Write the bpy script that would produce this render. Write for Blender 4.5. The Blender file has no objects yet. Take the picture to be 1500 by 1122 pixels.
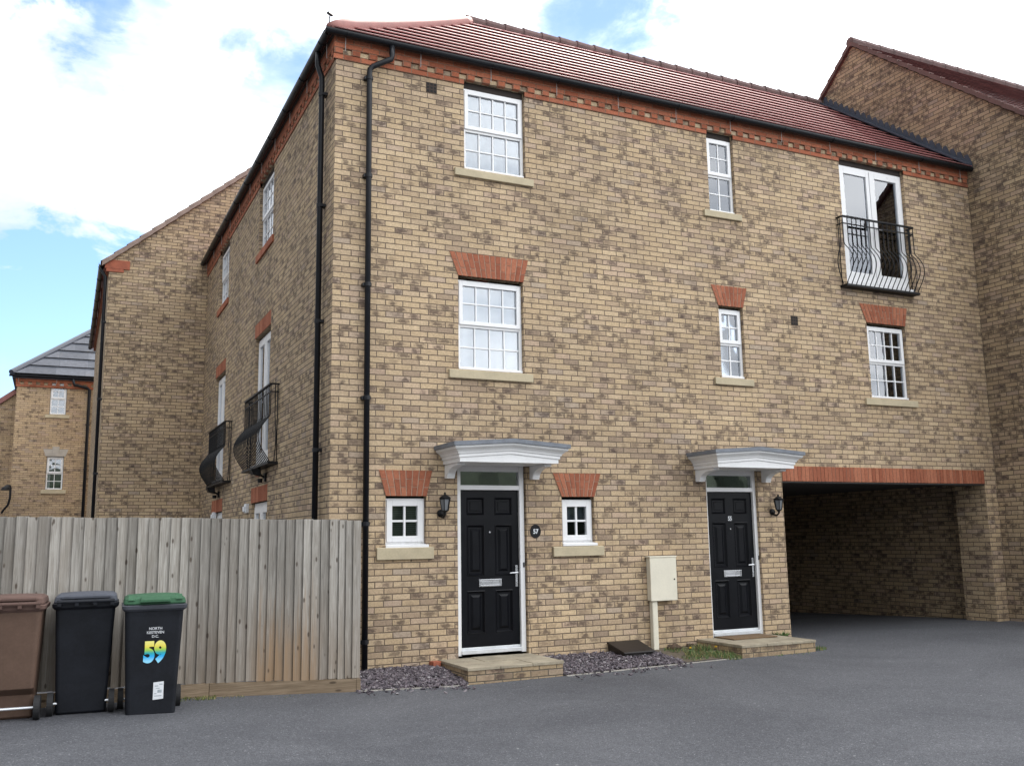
import bpy, bmesh, math, random
from mathutils import Vector, Matrix
random.seed(7)
R = math.radians
scn = bpy.context.scene
COL = scn.collection

# ------------------------------------------------------------------ helpers
def link(o, parent=None):
    COL.objects.link(o)
    if parent is not None:
        o.parent = parent
    return o

def thing(name, label, cat, loc=(0, 0, 0), rz=0.0, group=None):
    o = bpy.data.objects.new(name, None)
    o.empty_display_size = 0.2
    COL.objects.link(o)
    o.location = loc
    o.rotation_euler = (0, 0, rz)
    o['label'] = label
    o['category'] = cat
    if group:
        o['group'] = group
    return o

def tag(o, label=None, cat=None, group=None, kind=None):
    if label: o['label'] = label
    if cat: o['category'] = cat
    if group: o['group'] = group
    if kind: o['kind'] = kind
    return o

class MB:
    """collects shapes into one mesh; P maps (u along wall, d inward, z up) to the world"""
    def __init__(s, P=None):
        s.v = []; s.f = []; s.m = []; s.P = P or (lambda u, d, z: (u, d, z))
    def add(s, verts, faces, mi=0):
        b = len(s.v)
        s.v += [s.P(*p) for p in verts]
        for f in faces:
            s.f.append([b + i for i in f]); s.m.append(mi)
    def quad(s, a, b, c, d, mi=0):
        s.add([a, b, c, d], [(0, 1, 2, 3)], mi)
    def poly(s, pts, mi=0):
        s.add(pts, [tuple(range(len(pts)))], mi)
    def box(s, x0, x1, y0, y1, z0, z1, mi=0):
        v = [(x, y, z) for z in (z0, z1) for y in (y0, y1) for x in (x0, x1)]
        s.add(v, [(0, 2, 3, 1), (4, 5, 7, 6), (0, 1, 5, 4), (2, 6, 7, 3), (0, 4, 6, 2), (1, 3, 7, 5)], mi)
    def hexa(s, bot, top, mi=0):
        """bot, top: four points each, counter-clockwise"""
        s.add(list(bot) + list(top), [(3, 2, 1, 0), (4, 5, 6, 7), (0, 1, 5, 4), (1, 2, 6, 5), (2, 3, 7, 6), (3, 0, 4, 7)], mi)
    def prism(s, pts, off, mi=0):
        """closed polygon pts swept by vector off"""
        n = len(pts)
        q = [tuple(p[i] + off[i] for i in range(3)) for p in pts]
        s.add(list(pts) + q, [tuple(range(n - 1, -1, -1)), tuple(range(n, 2 * n))] +
              [(i, (i + 1) % n, n + (i + 1) % n, n + i) for i in range(n)], mi)
    def rings(s, rings, mi=0, cap=True):
        n = len(rings[0]); v = [p for r in rings for p in r]; f = []
        for k in range(len(rings) - 1):
            for i in range(n):
                j = (i + 1) % n
                f.append((k * n + i, k * n + j, (k + 1) * n + j, (k + 1) * n + i))
        if cap:
            f.append(tuple(range(n - 1, -1, -1))); f.append(tuple((len(rings) - 1) * n + i for i in range(n)))
        s.add(v, f, mi)
    def tube(s, path, r, n=10, mi=0, cap=True):
        path = [Vector(p) for p in path]
        rr = r if isinstance(r, (list, tuple)) else [r] * len(path)
        rings = []; prev = None
        for i, p in enumerate(path):
            t = (path[min(i + 1, len(path) - 1)] - path[max(i - 1, 0)]).normalized()
            ref = prev if prev is not None else (Vector((0, 0, 1)) if abs(t.z) < .9 else Vector((1, 0, 0)))
            a = t.cross(ref)
            if a.length < 1e-4: a = t.cross(Vector((0, 1, 0)))
            a.normalize(); b = a.cross(t).normalized(); prev = b
            rings.append([tuple(p + (a * math.cos(2 * math.pi * k / n) + b * math.sin(2 * math.pi * k / n)) * rr[i]) for k in range(n)])
        s.rings(rings, mi, cap)
    def build(s, name, mats, parent=None, smooth=False, bevel=0.0, recalc=True):
        me = bpy.data.meshes.new(name)
        me.from_pydata(s.v, [], s.f)
        if not isinstance(mats, (list, tuple)): mats = [mats]
        for m in mats: me.materials.append(m)
        for p, mi in zip(me.polygons, s.m):
            p.material_index = mi; p.use_smooth = smooth
        if recalc:
            bm = bmesh.new(); bm.from_mesh(me)
            bmesh.ops.recalc_face_normals(bm, faces=bm.faces)
            bm.to_mesh(me); bm.free()
        me.update()
        o = bpy.data.objects.new(name, me)
        link(o, parent)
        if bevel > 0:
            b = o.modifiers.new('bevel', 'BEVEL'); b.width = bevel; b.segments = 2
            b.limit_method = 'ANGLE'; b.angle_limit = R(40)
        return o

def rrect(hw, y0, y1, r, z, n=4):
    pts = []
    for cx, cy, a0 in ((hw - r, y1 - r, 0), (-hw + r, y1 - r, 90), (-hw + r, y0 + r, 180), (hw - r, y0 + r, 270)):
        for k in range(n + 1):
            a = R(a0 + 90 * k / n)
            pts.append((cx + r * math.cos(a), cy + r * math.sin(a), z))
    return pts

def circ(cx, cy, cz, r, axis='z', n=24):
    out = []
    for k in range(n):
        a = 2 * math.pi * k / n; c, s = r * math.cos(a), r * math.sin(a)
        out.append((cx + c, cy + s, cz) if axis == 'z' else ((cx, cy + c, cz + s) if axis == 'x' else (cx + c, cy, cz + s)))
    return out

# ------------------------------------------------------------------ materials
class NT:
    def __init__(s, nt): s.nt = nt; s.n = nt.nodes; s.l = nt.links
    def node(s, t, **kw):
        nd = s.n.new(t)
        for k, v in kw.items(): setattr(nd, k, v)
        return nd
    def set(s, sock, v):
        if hasattr(v, 'is_output'): s.l.new(v, sock)
        elif v is not None: sock.default_value = v
    def math(s, op, a, b=None, c=None, clamp=False):
        nd = s.node('ShaderNodeMath', operation=op, use_clamp=clamp)
        for i, x in enumerate((a, b, c)):
            if x is not None: s.set(nd.inputs[i], x)
        return nd.outputs[0]
    def mixf(s, f, a, b):
        nd = s.node('ShaderNodeMix', data_type='FLOAT')
        s.set(nd.inputs[0], f); s.set(nd.inputs[2], a); s.set(nd.inputs[3], b)
        return nd.outputs[0]
    def mixc(s, f, a, b, bt='MIX'):
        nd = s.node('ShaderNodeMix', data_type='RGBA', blend_type=bt)
        s.set(nd.inputs[0], f)
        s.set(nd.inputs[6], a if hasattr(a, 'is_output') else (*a[:3], 1)); s.set(nd.inputs[7], b if hasattr(b, 'is_output') else (*b[:3], 1))
        return nd.outputs[2]
    def xyz(s, x, y, z):
        nd = s.node('ShaderNodeCombineXYZ')
        for i, v in enumerate((x, y, z)): s.set(nd.inputs[i], v)
        return nd.outputs[0]
    def sep(s, v):
        nd = s.node('ShaderNodeSeparateXYZ'); s.set(nd.inputs[0], v); return nd.outputs
    def noise(s, vec, scale, detail=4, rough=.55, dist=0.0):
        nd = s.node('ShaderNodeTexNoise'); s.set(nd.inputs['Vector'], vec)
        nd.inputs['Scale'].default_value = scale; nd.inputs['Detail'].default_value = detail
        nd.inputs['Roughness'].default_value = rough; nd.inputs['Distortion'].default_value = dist
        return nd.outputs['Fac']
    def sstep(s, v, a, b, lo=0.0, hi=1.0):
        nd = s.node('ShaderNodeMapRange', interpolation_type='SMOOTHSTEP'); s.set(nd.inputs[0], v)
        for i, x in enumerate((a, b, lo, hi)): s.set(nd.inputs[1 + i], x)
        return nd.outputs[0]
    def ramp(s, v, stops, interp='LINEAR'):
        nd = s.node('ShaderNodeValToRGB'); s.set(nd.inputs[0], v); cr = nd.color_ramp; cr.interpolation = interp
        while len(cr.elements) < len(stops): cr.elements.new(.5)
        for e, (p, c) in zip(cr.elements, stops): e.position = p; e.color = (*c, 1)
        return nd.outputs[0]
    def white(s, vec):
        nd = s.node('ShaderNodeTexWhiteNoise', noise_dimensions='3D'); s.set(nd.inputs['Vector'], vec)
        return nd.outputs['Value'], nd.outputs['Color']
    def bump(s, h, strength, dist):
        nd = s.node('ShaderNodeBump'); s.set(nd.inputs['Height'], h)
        nd.inputs['Strength'].default_value = strength; nd.inputs['Distance'].default_value = dist
        return nd.outputs[0]

def new_mat(name):
    m = bpy.data.materials.new(name); m.use_nodes = True
    t = NT(m.node_tree); t.n.clear()
    out = t.node('ShaderNodeOutputMaterial'); p = t.node('ShaderNodeBsdfPrincipled')
    t.l.new(p.outputs[0], out.inputs[0])
    return m, t, p, out

def plain(name, col, rough=.5, metal=0.0, var=.15, scale=6.0, spec=.5, bump=0.0, bscale=60):
    """one colour with uneven soiling and roughness"""
    m, t, p, out = new_mat(name)
    pos = t.node('ShaderNodeNewGeometry').outputs['Position']
    n = t.noise(pos, scale, 6, .6)
    n2 = t.noise(pos, scale * 9, 4, .6)
    k = t.math('ADD', t.math('MULTIPLY', n, .65), t.math('MULTIPLY', n2, .35))
    c = t.mixc(t.sstep(k, .3, .7), [x * (1 - var) for x in col], [min(1, x * (1 + var)) for x in col])
    t.set(p.inputs['Base Color'], c)
    t.set(p.inputs['Roughness'], t.mixf(k, max(.02, rough - .12), min(1, rough + .12)))
    p.inputs['Metallic'].default_value = metal; p.inputs['Specular IOR Level'].default_value = spec
    if bump:
        t.set(p.inputs['Normal'], t.bump(t.noise(pos, bscale, 4), bump, .003))
    return m

H, W = 7.51 / 103, .2265      # brick course height and length incl. joint

def brick_mat(name, stops, mortar, smudge=.4, smudgecol=(.066, .046, .042), h=H, w=W, seed=0.0, joint=.0055, tone=1.0):
    m, t, p, out = new_mat(name)
    g = t.node('ShaderNodeNewGeometry'); pos = g.outputs['Position']
    x, y, z = t.sep(pos); nx, ny, nz = t.sep(g.outputs['True Normal'])
    ax = t.math('GREATER_THAN', t.math('ABSOLUTE', nx), .5); az = t.math('GREATER_THAN', t.math('ABSOLUTE', nz), .7)
    u = t.mixf(ax, x, y); v = t.mixf(az, z, y)
    wob = t.noise(pos, 9, 3); wob2 = t.noise(t.xyz(t.math('ADD', x, 31.7), y, t.math('ADD', z, 7.3)), 9, 3)
    u = t.math('ADD', u, t.math('MULTIPLY', t.math('SUBTRACT', wob, .5), .012))
    v = t.math('ADD', v, t.math('MULTIPLY', t.math('SUBTRACT', wob2, .5), .010))
    rv = t.math('DIVIDE', v, h); row = t.math('FLOOR', rv); fv = t.math('SUBTRACT', rv, row)
    rj, _ = t.white(t.xyz(row, 3.3 + seed, .7))
    ru = t.math('ADD', t.math('ADD', t.math('DIVIDE', u, w), t.math('MULTIPLY', t.math('FLOORED_MODULO', row, 2.0), .5)), t.math('MULTIPLY', rj, .1))
    colm = t.math('FLOOR', ru); fu = t.math('SUBTRACT', ru, colm)
    du = t.math('MULTIPLY', t.math('MINIMUM', fu, t.math('SUBTRACT', 1.0, fu)), w)
    dv = t.math('MULTIPLY', t.math('MINIMUM', fv, t.math('SUBTRACT', 1.0, fv)), h)
    d = t.math('MINIMUM', du, dv)
    mask = t.sstep(d, joint * .55, joint * 1.5)
    rid, rcol = t.white(t.xyz(colm, row, 1.5 + seed))
    r1, r2, r3 = t.sep(rcol)
    base = t.ramp(rid, stops)
    loc = t.xyz(t.math('ADD', u, t.math('MULTIPLY', r1, 53.0)), t.math('MULTIPLY', v, 1.0), t.math('MULTIPLY', r2, 71.0))
    grain = t.noise(loc, 46, 5, .65)
    base = t.mixc(1.0, base, t.ramp(grain, [(.25, (.70, .68, .66)), (.75, (1.25, 1.25, 1.22))]), 'MULTIPLY')
    # kiln burnt marks: a soft dark scorch somewhere along some of the bricks
    loc2 = t.xyz(t.math('ADD', u, t.math('MULTIPLY', r2, 19.0)), t.math('MULTIPLY', t.math('ADD', v, t.math('MULTIPLY', r1, 23.0)), 1.6), 2.0)
    blob = t.noise(loc2, 24, 4, .6)
    cx = t.math('ADD', .3, t.math('MULTIPLY', r1, .4)); rad = t.math('ADD', .20, t.math('MULTIPLY', r2, .36))
    ex = t.math('DIVIDE', t.math('SUBTRACT', fu, cx), rad); ey = t.math('DIVIDE', t.math('SUBTRACT', fv, t.math('ADD', .35, t.math('MULTIPLY', r2, .3))), .55)
    dist = t.math('SQRT', t.math('ADD', t.math('MULTIPLY', ex, ex), t.math('MULTIPLY', ey, ey)))
    dist = t.math('ADD', dist, t.math('MULTIPLY', t.math('SUBTRACT', blob, .5), 2.6))
    fieldn = t.noise(pos, 1.3, 3)
    sel = t.math('ADD', r3, t.math('MULTIPLY', t.math('SUBTRACT', fieldn, .5), .55))      # batches in the stack burn alike
    sm = t.math('MULTIPLY', t.sstep(dist, 1.25, .2), t.sstep(sel, 1.0 - smudge - .10, 1.0 - smudge + .22))
    base = t.mixc(t.math('MULTIPLY', sm, .76), base, smudgecol)
    # slow weathering over the whole face; tone carries shade painted on side walls
    wt = t.noise(pos, .55, 5, .6)
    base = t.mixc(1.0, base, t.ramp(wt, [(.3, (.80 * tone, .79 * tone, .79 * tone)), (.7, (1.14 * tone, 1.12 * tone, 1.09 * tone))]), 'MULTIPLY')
    mo = t.mixc(t.noise(pos, 25, 4), [c * .75 for c in mortar], [c * 1.2 for c in mortar])
    t.set(p.inputs['Base Color'], t.mixc(mask, mo, base))
    p.inputs['Roughness'].default_value = .88; p.inputs['Specular IOR Level'].default_value = .25
    hgt = t.math('ADD', t.math('ADD', mask, t.math('MULTIPLY', grain, .35)), t.math('MULTIPLY', r1, .25))
    t.set(p.inputs['Normal'], t.bump(hgt, .8, .007))
    return m

BUFF = [(0, (0.322, 0.245, 0.18)), (0.07, (0.406, 0.307, 0.216)), (0.22, (0.484, 0.367, 0.24)), (0.5, (0.515, 0.395, 0.258)), (0.66, (0.474, 0.365, 0.253)), (0.82, (0.556, 0.434, 0.288)), (0.94, (0.489, 0.367, 0.273)), (1.0, (0.416, 0.337, 0.263))]
RED = [(0, (.30, .095, .052)), (.4, (.38, .125, .068)), (.7, (.44, .155, .088)), (1, (.34, .125, .075))]
MORT = (.15, .115, .085)
M = {}
M['brick'] = brick_mat('buff_brick', BUFF, MORT, .40)
M['brick_left'] = brick_mat('buff_brick_shaded', BUFF, (.10, .085, .066), .46, seed=5.0, tone=.86)  # darker copy of the buff brick: the side wall's shade put into its colour
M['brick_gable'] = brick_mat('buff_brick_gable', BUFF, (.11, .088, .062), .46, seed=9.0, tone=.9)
M['brick_right'] = brick_mat('buff_brick_mottled_shaded', BUFF, (.10, .082, .064), .58, seed=13.0, tone=.8)  # more burn marks, plus shade of right wall and archway painted into tone
M['brick_far'] = brick_mat('buff_brick_far', [(a, (c[0] * .95, c[1] * .93, c[2] * .92)) for a, c in BUFF], (.17, .13, .085), .3, seed=17.0)
M['brick_step'] = brick_mat('buff_brick_step', [(a, (c[0] * .7, c[1] * .7, c[2] * .68)) for a, c in BUFF], (.13, .11, .085), .5, seed=21.0)
M['red'] = brick_mat('red_brick', RED, (.26, .15, .10), .10, (.12, .05, .035), seed=3.0)

def island_brick(name, c0, c1):
    m, t, p, out = new_mat(name)
    g = t.node('ShaderNodeNewGeometry'); pos = g.outputs['Position']; rnd = g.outputs['Random Per Island']
    base = t.mixc(rnd, c0, c1)
    gr = t.noise(pos, 40, 5, .65)
    base = t.mixc(1.0, base, t.ramp(gr, [(.25, (.68, .68, .68)), (.75, (1.25, 1.22, 1.2))]), 'MULTIPLY')
    t.set(p.inputs['Base Color'], base); p.inputs['Roughness'].default_value = .85; p.inputs['Specular IOR Level'].default_value = .25
    t.set(p.inputs['Normal'], t.bump(gr, .5, .004))
    return m
M['red_unit'] = island_brick('red_brick_unit', (.27, .088, .048), (.40, .155, .088))
M['red_mortar'] = plain('red_pointing', (.44, .32, .24), .9)
M['stone'] = plain('reconstituted_stone', (.47, .40, .27), .85, var=.12, scale=5, bump=.3)
M['stone_pale'] = plain('pale_stone', (.42, .38, .33), .85, var=.12)
M['paving'] = plain('paving_slab', (.32, .275, .20), .85, var=.30, scale=4, bump=.4)
M['upvc'] = plain('white_upvc', (.80, .80, .80), .3, var=.04, scale=3)
M['grp'] = plain('white_grp', (.82, .82, .815), .38, var=.05, scale=4)
M['black_plastic'] = plain('black_pvc', (.008, .009, .012), .4, var=.25, scale=8, spec=.3)
M['black_metal'] = plain('black_iron', (.008, .008, .009), .5, var=.2, spec=.25)
M['door_black'] = plain('black_door_skin', (.0035, .004, .006), .34, var=.2, scale=3, spec=.2, bump=.06, bscale=90)
M['chrome'] = plain('brushed_chrome', (.62, .63, .65), .28, metal=1.0, var=.1)
M['alu'] = plain('silver_threshold', (.72, .74, .76), .4, metal=.5, var=.1)
M['lead'] = plain('lead_sheet', (.040, .048, .070), .6, var=.25, scale=6, bump=.3, bscale=20)
M['grey_felt'] = plain('grey_canopy_roof', (.16, .175, .20), .6, var=.25, scale=9)
M['dark'] = plain('dark_void', (.012, .011, .010), .9)
M['soffit'] = plain('dark_soffit', (.03, .022, .018), .8)
M['cream'] = plain('cream_grp', (.70, .655, .53), .5, var=.06, scale=5)
M['terracotta'] = plain('terracotta_vent', (.045, .03, .024), .9)
M['brown_cover'] = plain('dark_brown_cover', (.014, .010, .009), .5, var=.3)
M['lampglass'] = plain('smoked_lamp_glass', (.16, .17, .18), .08, spec=.8)
M['edging'] = plain('concrete_edging', (.30, .28, .25), .9, var=.3, scale=12)
M['soil'] = plain('bare_soil', (.10, .08, .055), .95, var=.4, scale=14, bump=.8, bscale=30)
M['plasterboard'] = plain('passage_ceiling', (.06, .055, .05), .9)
M['bin_black'] = plain('charcoal_bin_plastic', (.009, .0105, .0145), .55, var=.35, scale=4, spec=.25, bump=.1, bscale=120)
M['bin_grey'] = plain('faded_lid_plastic', (.062, .068, .086), .75, var=.2, scale=5)
M['bin_rim'] = plain('dark_rim_plastic', (.05, .054, .066), .5, var=.2)
M['bin_brown'] = plain('brown_bin_plastic', (.115, .072, .052), .6, var=.15, scale=5, spec=.25)
M['bin_brown_lid'] = plain('brown_lid_plastic', (.12, .075, .062), .8, var=.15, scale=5, spec=.2)
M['bin_green'] = plain('green_lid_plastic', (.045, .115, .062), .75, var=.2, scale=6, spec=.2)
M['rubber'] = plain('black_rubber', (.012, .012, .013), .75)
M['white_print'] = plain('white_print', (.72, .74, .76), .6, var=.05)
M['grey_print'] = plain('grey_print', (.35, .40, .42), .6, var=.2, scale=40)
M['mat'] = plain('coir_doormat', (.17, .11, .06), .95, var=.3, scale=25, bump=.6, bscale=200)
M['whitevent'] = plain('white_vent_plastic', (.68, .70, .72), .5)
M['leaf'] = plain('weed_leaf', (.075, .14, .035), .6, var=.4, scale=30)
M['stalk'] = plain('dry_stalk', (.26, .22, .09), .8, var=.4, scale=30)
M['yellow'] = plain('dandelion_yellow', (.80, .56, .02), .7, var=.1)
M['dark_ridge'] = plain('dark_ridge_tile', (.13, .080, .075), .8, var=.35, scale=6)
M['hip'] = plain('pink_hip_tile', (.27, .12, .105), .75, var=.18, scale=5)
M['terrablock'] = plain('red_kneeler_block', (.33, .10, .055), .85, var=.25, scale=9, bump=.3)
M['moss'] = plain('moss', (.10, .13, .025), .9, var=.4, scale=20)

def grad_mat():
    m, t, p, out = new_mat('rainbow_number_print')
    z = t.sep(t.node('ShaderNodeTexCoord').outputs['Object'])[1]
    c = t.ramp(t.math('MULTIPLY', z, 1 / .16), [(0, (.30, .72, .95)), (.25, (.02, .42, .85)), (.45, (.03, .40, .40)), (.60, (.32, .60, .08)), (.8, (.85, .72, .10)), (1, (.85, .80, .22))])
    t.set(p.inputs['Base Color'], c); p.inputs['Roughness'].default_value = .5
    return m
M['rainbow'] = grad_mat()

def glass_mat():
    m, t, p, out = new_mat('window_glass')
    t.n.remove(p)
    gl = t.node('ShaderNodeBsdfGlossy'); gl.inputs['Color'].default_value = (.92, .95, 1, 1); gl.inputs['Roughness'].default_value = .015
    pos = t.node('ShaderNodeNewGeometry').outputs['Position']
    t.set(gl.inputs['Normal'], t.bump(t.noise(pos, 1.6, 2), .05, .05))
    tr = t.node('ShaderNodeBsdfTransparent'); tr.inputs['Color'].default_value = (.86, .88, .88, 1)
    fr = t.node('ShaderNodeFresnel'); fr.inputs['IOR'].default_value = 1.55
    f = t.math('ADD', t.math('MULTIPLY', fr.outputs[0], 1.4), .08, clamp=True)
    mx = t.node('ShaderNodeMixShader'); t.set(mx.inputs[0], f)
    t.l.new(tr.outputs[0], mx.inputs[1]); t.l.new(gl.outputs[0], mx.inputs[2]); t.l.new(mx.outputs[0], out.inputs[0])
    return m
M['glass'] = glass_mat()

def fabric(name, c, period, axis=0, depth=.35):
    m, t, p, out = new_mat(name)
    xyz = t.sep(t.node('ShaderNodeNewGeometry').outputs['Position'])
    s = t.math('SINE', t.math('MULTIPLY', xyz[axis], 2 * math.pi / period))
    k = t.sstep(s, -1, 1)
    t.set(p.inputs['Base Color'], t.mixc(k, [x * (1 - depth) for x in c], c))
    p.inputs['Roughness'].default_value = .9
    return m
M['blind_grey'] = fabric('grey_vertical_blind', (.14, .16, .20), .09, 0, .25)
M['sheer'] = fabric('pale_net_cloud_reflection', (.62, .67, .75), .16, 0, .12)  # net brightened so the reflected cloud is part of its colour
M['curtain'] = fabric('pale_curtain', (.70, .70, .74), .13, 0, .22)
M['brown_curtain'] = fabric('brown_curtain', (.15, .115, .10), .12, 0, .3)
M['venetian'] = fabric('green_grey_venetian', (.07, .095, .085), .026, 2, .7)
M['roller'] = fabric('cream_roller_blind', (.50, .52, .46), .3, 2, .08)
M['interior'] = plain('dim_interior', (.022, .024, .026), .9)
M['fan_in'] = plain('dim_hall', (.035, .05, .045), .9)

def roof_mat(name, c0, c1, axis, tw=.30, rough=.7, spec=.3):
    """tiles of each course told apart by a random tone; axis is the direction the courses run in"""
    m, t, p, out = new_mat(name)
    g = t.node('ShaderNodeNewGeometry'); pos = g.outputs['Position']
    xyz = t.sep(pos); rnd = g.outputs['Random Per Island']
    ru = t.math('ADD', t.math('DIVIDE', xyz[axis], tw), t.math('MULTIPLY', rnd, 7.0))
    cu = t.math('FLOOR', ru); fu = t.math('SUBTRACT', ru, cu)
    r, _ = t.white(t.xyz(cu, t.math('MULTIPLY', rnd, 97.0), 2.0))
    base = t.mixc(r, c0, c1)
    nz = t.noise(pos, 9, 6, .7)
    base = t.mixc(1.0, base, t.ramp(nz, [(.25, (.72, .70, .70)), (.75, (1.25, 1.22, 1.22))]), 'MULTIPLY')
    lich = t.sstep(t.noise(pos, 2.2, 6, .7), .60, .74)
    base = t.mixc(t.math('MULTIPLY', lich, .35), base, (.22, .19, .17))
    e = t.sstep(t.math('MINIMUM', fu, t.math('SUBTRACT', 1.0, fu)), .004, .014)
    base = t.mixc(e, [c * .97 for c in c0], base)
    t.set(p.inputs['Base Color'], base); p.inputs['Roughness'].default_value = rough; p.inputs['Specular IOR Level'].default_value = spec
    t.set(p.inputs['Normal'], t.bump(nz, .3, .004))
    return m
M['tile'] = roof_mat('red_roof_tile', (.35, .16, .153), (.395, .19, .183), 0)
M['tile_y'] = roof_mat('red_roof_tile_side', (.22, .075, .07), (.36, .15, .14), 1)
M['tile_dark'] = roof_mat('maroon_roof_tile', (.10, .036, .036), (.17, .062, .056), 0)
M['tile_grey'] = roof_mat('grey_slate_tile', (.075, .083, .098), (.115, .125, .145), 0, .9, rough=.95, spec=.1)

def wood_mat(name, stain=True, tint=(1, 1, 1)):
    m, t, p, out = new_mat(name)
    g = t.node('ShaderNodeNewGeometry'); pos = g.outputs['Position']; rnd = g.outputs['Random Per Island']
    x, y, z = t.sep(pos)
    ofs = t.math('MULTIPLY', rnd, 40.0)
    if not stain: x, z = z, x
    gr = t.noise(t.xyz(t.math('ADD', t.math('MULTIPLY', x, 60.0), ofs), t.math('MULTIPLY', y, 20.0), t.math('ADD', t.math('MULTIPLY', z, 2.2), ofs)), 1.0, 6, .65, 1.2)
    patch = t.noise(t.xyz(t.math('ADD', t.math('MULTIPLY', x, 4.0), ofs), y, t.math('MULTIPLY', z, 1.6)), 1.0, 4, .6)
    base = t.ramp(gr, [(.25, (.15, .137, .118)), (.5, (.295, .278, .25)), (.75, (.45, .43, .395))])
    base = t.mixc(t.sstep(patch, .4, .75, 0, .6), base, (.20, .175, .145))
    base = t.mixc(1.0, base, t.ramp(rnd, [(0, (.68, .67, .66)), (.5, (.98, .97, .96)), (1, (1.22, 1.21, 1.20))]), 'MULTIPLY')
    if stain:
        # tan staining that has risen up the foot of a few boards near the house corner
        bx = t.math('MULTIPLY', t.sstep(x, -1.05, -.92), t.sstep(x, -.28, -.42))
        st = t.math('ADD', t.math('MULTIPLY', t.math('SUBTRACT', 1.25, z), .75), t.math('MULTIPLY', t.math('SUBTRACT', t.noise(t.xyz(t.math('MULTIPLY', x, 30.0), ofs, t.math('MULTIPLY', z, 1.5)), 1.0, 4, .6), .5), 1.6))
        base = t.mixc(t.math('MULTIPLY', t.math('MULTIPLY', t.sstep(st, .15, .95), bx), .68), base, (.33, .195, .09))
        low = t.math('MULTIPLY', t.sstep(z, 1.25, .1), t.noise(t.xyz(t.math('MULTIPLY', x, 12.0), ofs, z), 1.0, 4))
        base = t.mixc(t.math('MULTIPLY', low, .7), base, (.20, .14, .09))
    base = t.mixc(1.0, base, tint, 'MULTIPLY')
    # knots
    vo = t.node('ShaderNodeTexVoronoi', feature='F1'); vo.inputs['Scale'].default_value = 1.0
    if stain:
        kv = t.xyz(t.math('ADD', t.math('MULTIPLY', x, 11.0), 0), 0.0, t.math('ADD', t.math('MULTIPLY', z, 4.5), t.math('MULTIPLY', t.math('FLOOR', t.math('MULTIPLY', x, 2.4)), .77)))
    else:
        kv = t.xyz(t.math('MULTIPLY', x, 9.0), 0.0, t.math('MULTIPLY', z, 3.0))
    t.set(vo.inputs['Vector'], kv)
    kn = t.sstep(vo.outputs['Distance'], .16, .07)
    base = t.mixc(t.math('MULTIPLY', kn, .8), base, (.06, .042, .03))
    t.set(p.inputs['Base Color'], base); p.inputs['Roughness'].default_value = .85; p.inputs['Specular IOR Level'].default_value = .2
    t.set(p.inputs['Normal'], t.bump(t.math('SUBTRACT', gr, t.math('MULTIPLY', kn, .6)), .6, .005))
    return m
M['wood'] = wood_mat('weathered_featheredge')
M['board'] = wood_mat('weathered_gravel_board', False, (.82, .66, .50))

def asphalt_mat():
    m, t, p, out = new_mat('worn_tarmac')
    pos = t.node('ShaderNodeNewGeometry').outputs['Position']
    fine = t.noise(pos, 180, 3, .7); med = t.noise(pos, 28, 5, .65); big = t.noise(pos, .42, 7, .66, .9)
    vo = t.node('ShaderNodeTexVoronoi', feature='F1'); vo.inputs['Scale'].default_value = 110; t.set(vo.inputs['Vector'], pos)
    stone, _ = t.white(vo.outputs['Position'])
    base = t.ramp(stone, [(0, (.056, .058, .065)), (.6, (.087, .089, .098)), (.95, (.112, .114, .124)), (.99, (.145, .148, .156)), (1, (.26, .26, .27))])
    base = t.mixc(1.0, base, t.ramp(big, [(.3, (.74, .74, .76)), (.5, (1, 1, 1)), (.7, (1.24, 1.23, 1.22))]), 'MULTIPLY')
    base = t.mixc(1.0, base, t.ramp(med, [(.3, (.86, .86, .86)), (.7, (1.14, 1.14, 1.14))]), 'MULTIPLY')
    # pale grit and lichen spots
    v2 = t.node('ShaderNodeTexVoronoi', feature='F1'); v2.inputs['Scale'].default_value = 3.1; t.set(v2.inputs['Vector'], pos)
    s2, _ = t.white(v2.outputs['Position'])
    sp = t.math('MULTIPLY', t.sstep(v2.outputs['Distance'], .05, .02), t.math('GREATER_THAN', s2, .55))
    base = t.mixc(t.math('MULTIPLY', sp, .7), base, (.40, .40, .39))
    t.set(p.inputs['Base Color'], base); p.inputs['Roughness'].default_value = .82; p.inputs['Specular IOR Level'].default_value = .35
    t.set(p.inputs['Normal'], t.bump(t.math('ADD', t.math('MULTIPLY', vo.outputs['Distance'], -.6), t.math('MULTIPLY', fine, .5)), .7, .006))
    return m
M['asphalt'] = asphalt_mat()

def chip_mat():
    m, t, p, out = new_mat('plum_slate')
    g = t.node('ShaderNodeNewGeometry'); rnd = g.outputs['Random Per Island']
    c = t.ramp(rnd, [(0, (.04, .034, .042)), (.4, (.08, .064, .076)), (.75, (.13, .105, .118)), (.93, (.20, .175, .185)), (1, (.32, .30, .30))])
    t.set(p.inputs['Base Color'], c); p.inputs['Roughness'].default_value = .6
    return m
M['chip'] = chip_mat()

# ------------------------------------------------------------------ wall frames: (u along, d inward, z)
def front(u, d, z): return (u, d, z)
def leftw(u, d, z): return (d, -u, z)                    # the side wall at x = 0; u = -y
def gable(u, d, z): return (u, 11.0 + d, z)
FY = 24.0
def farw(u, d, z): return (u, FY + d, z)
def rightw(u, d, z): return (11.44 + d, -u, z)

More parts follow.
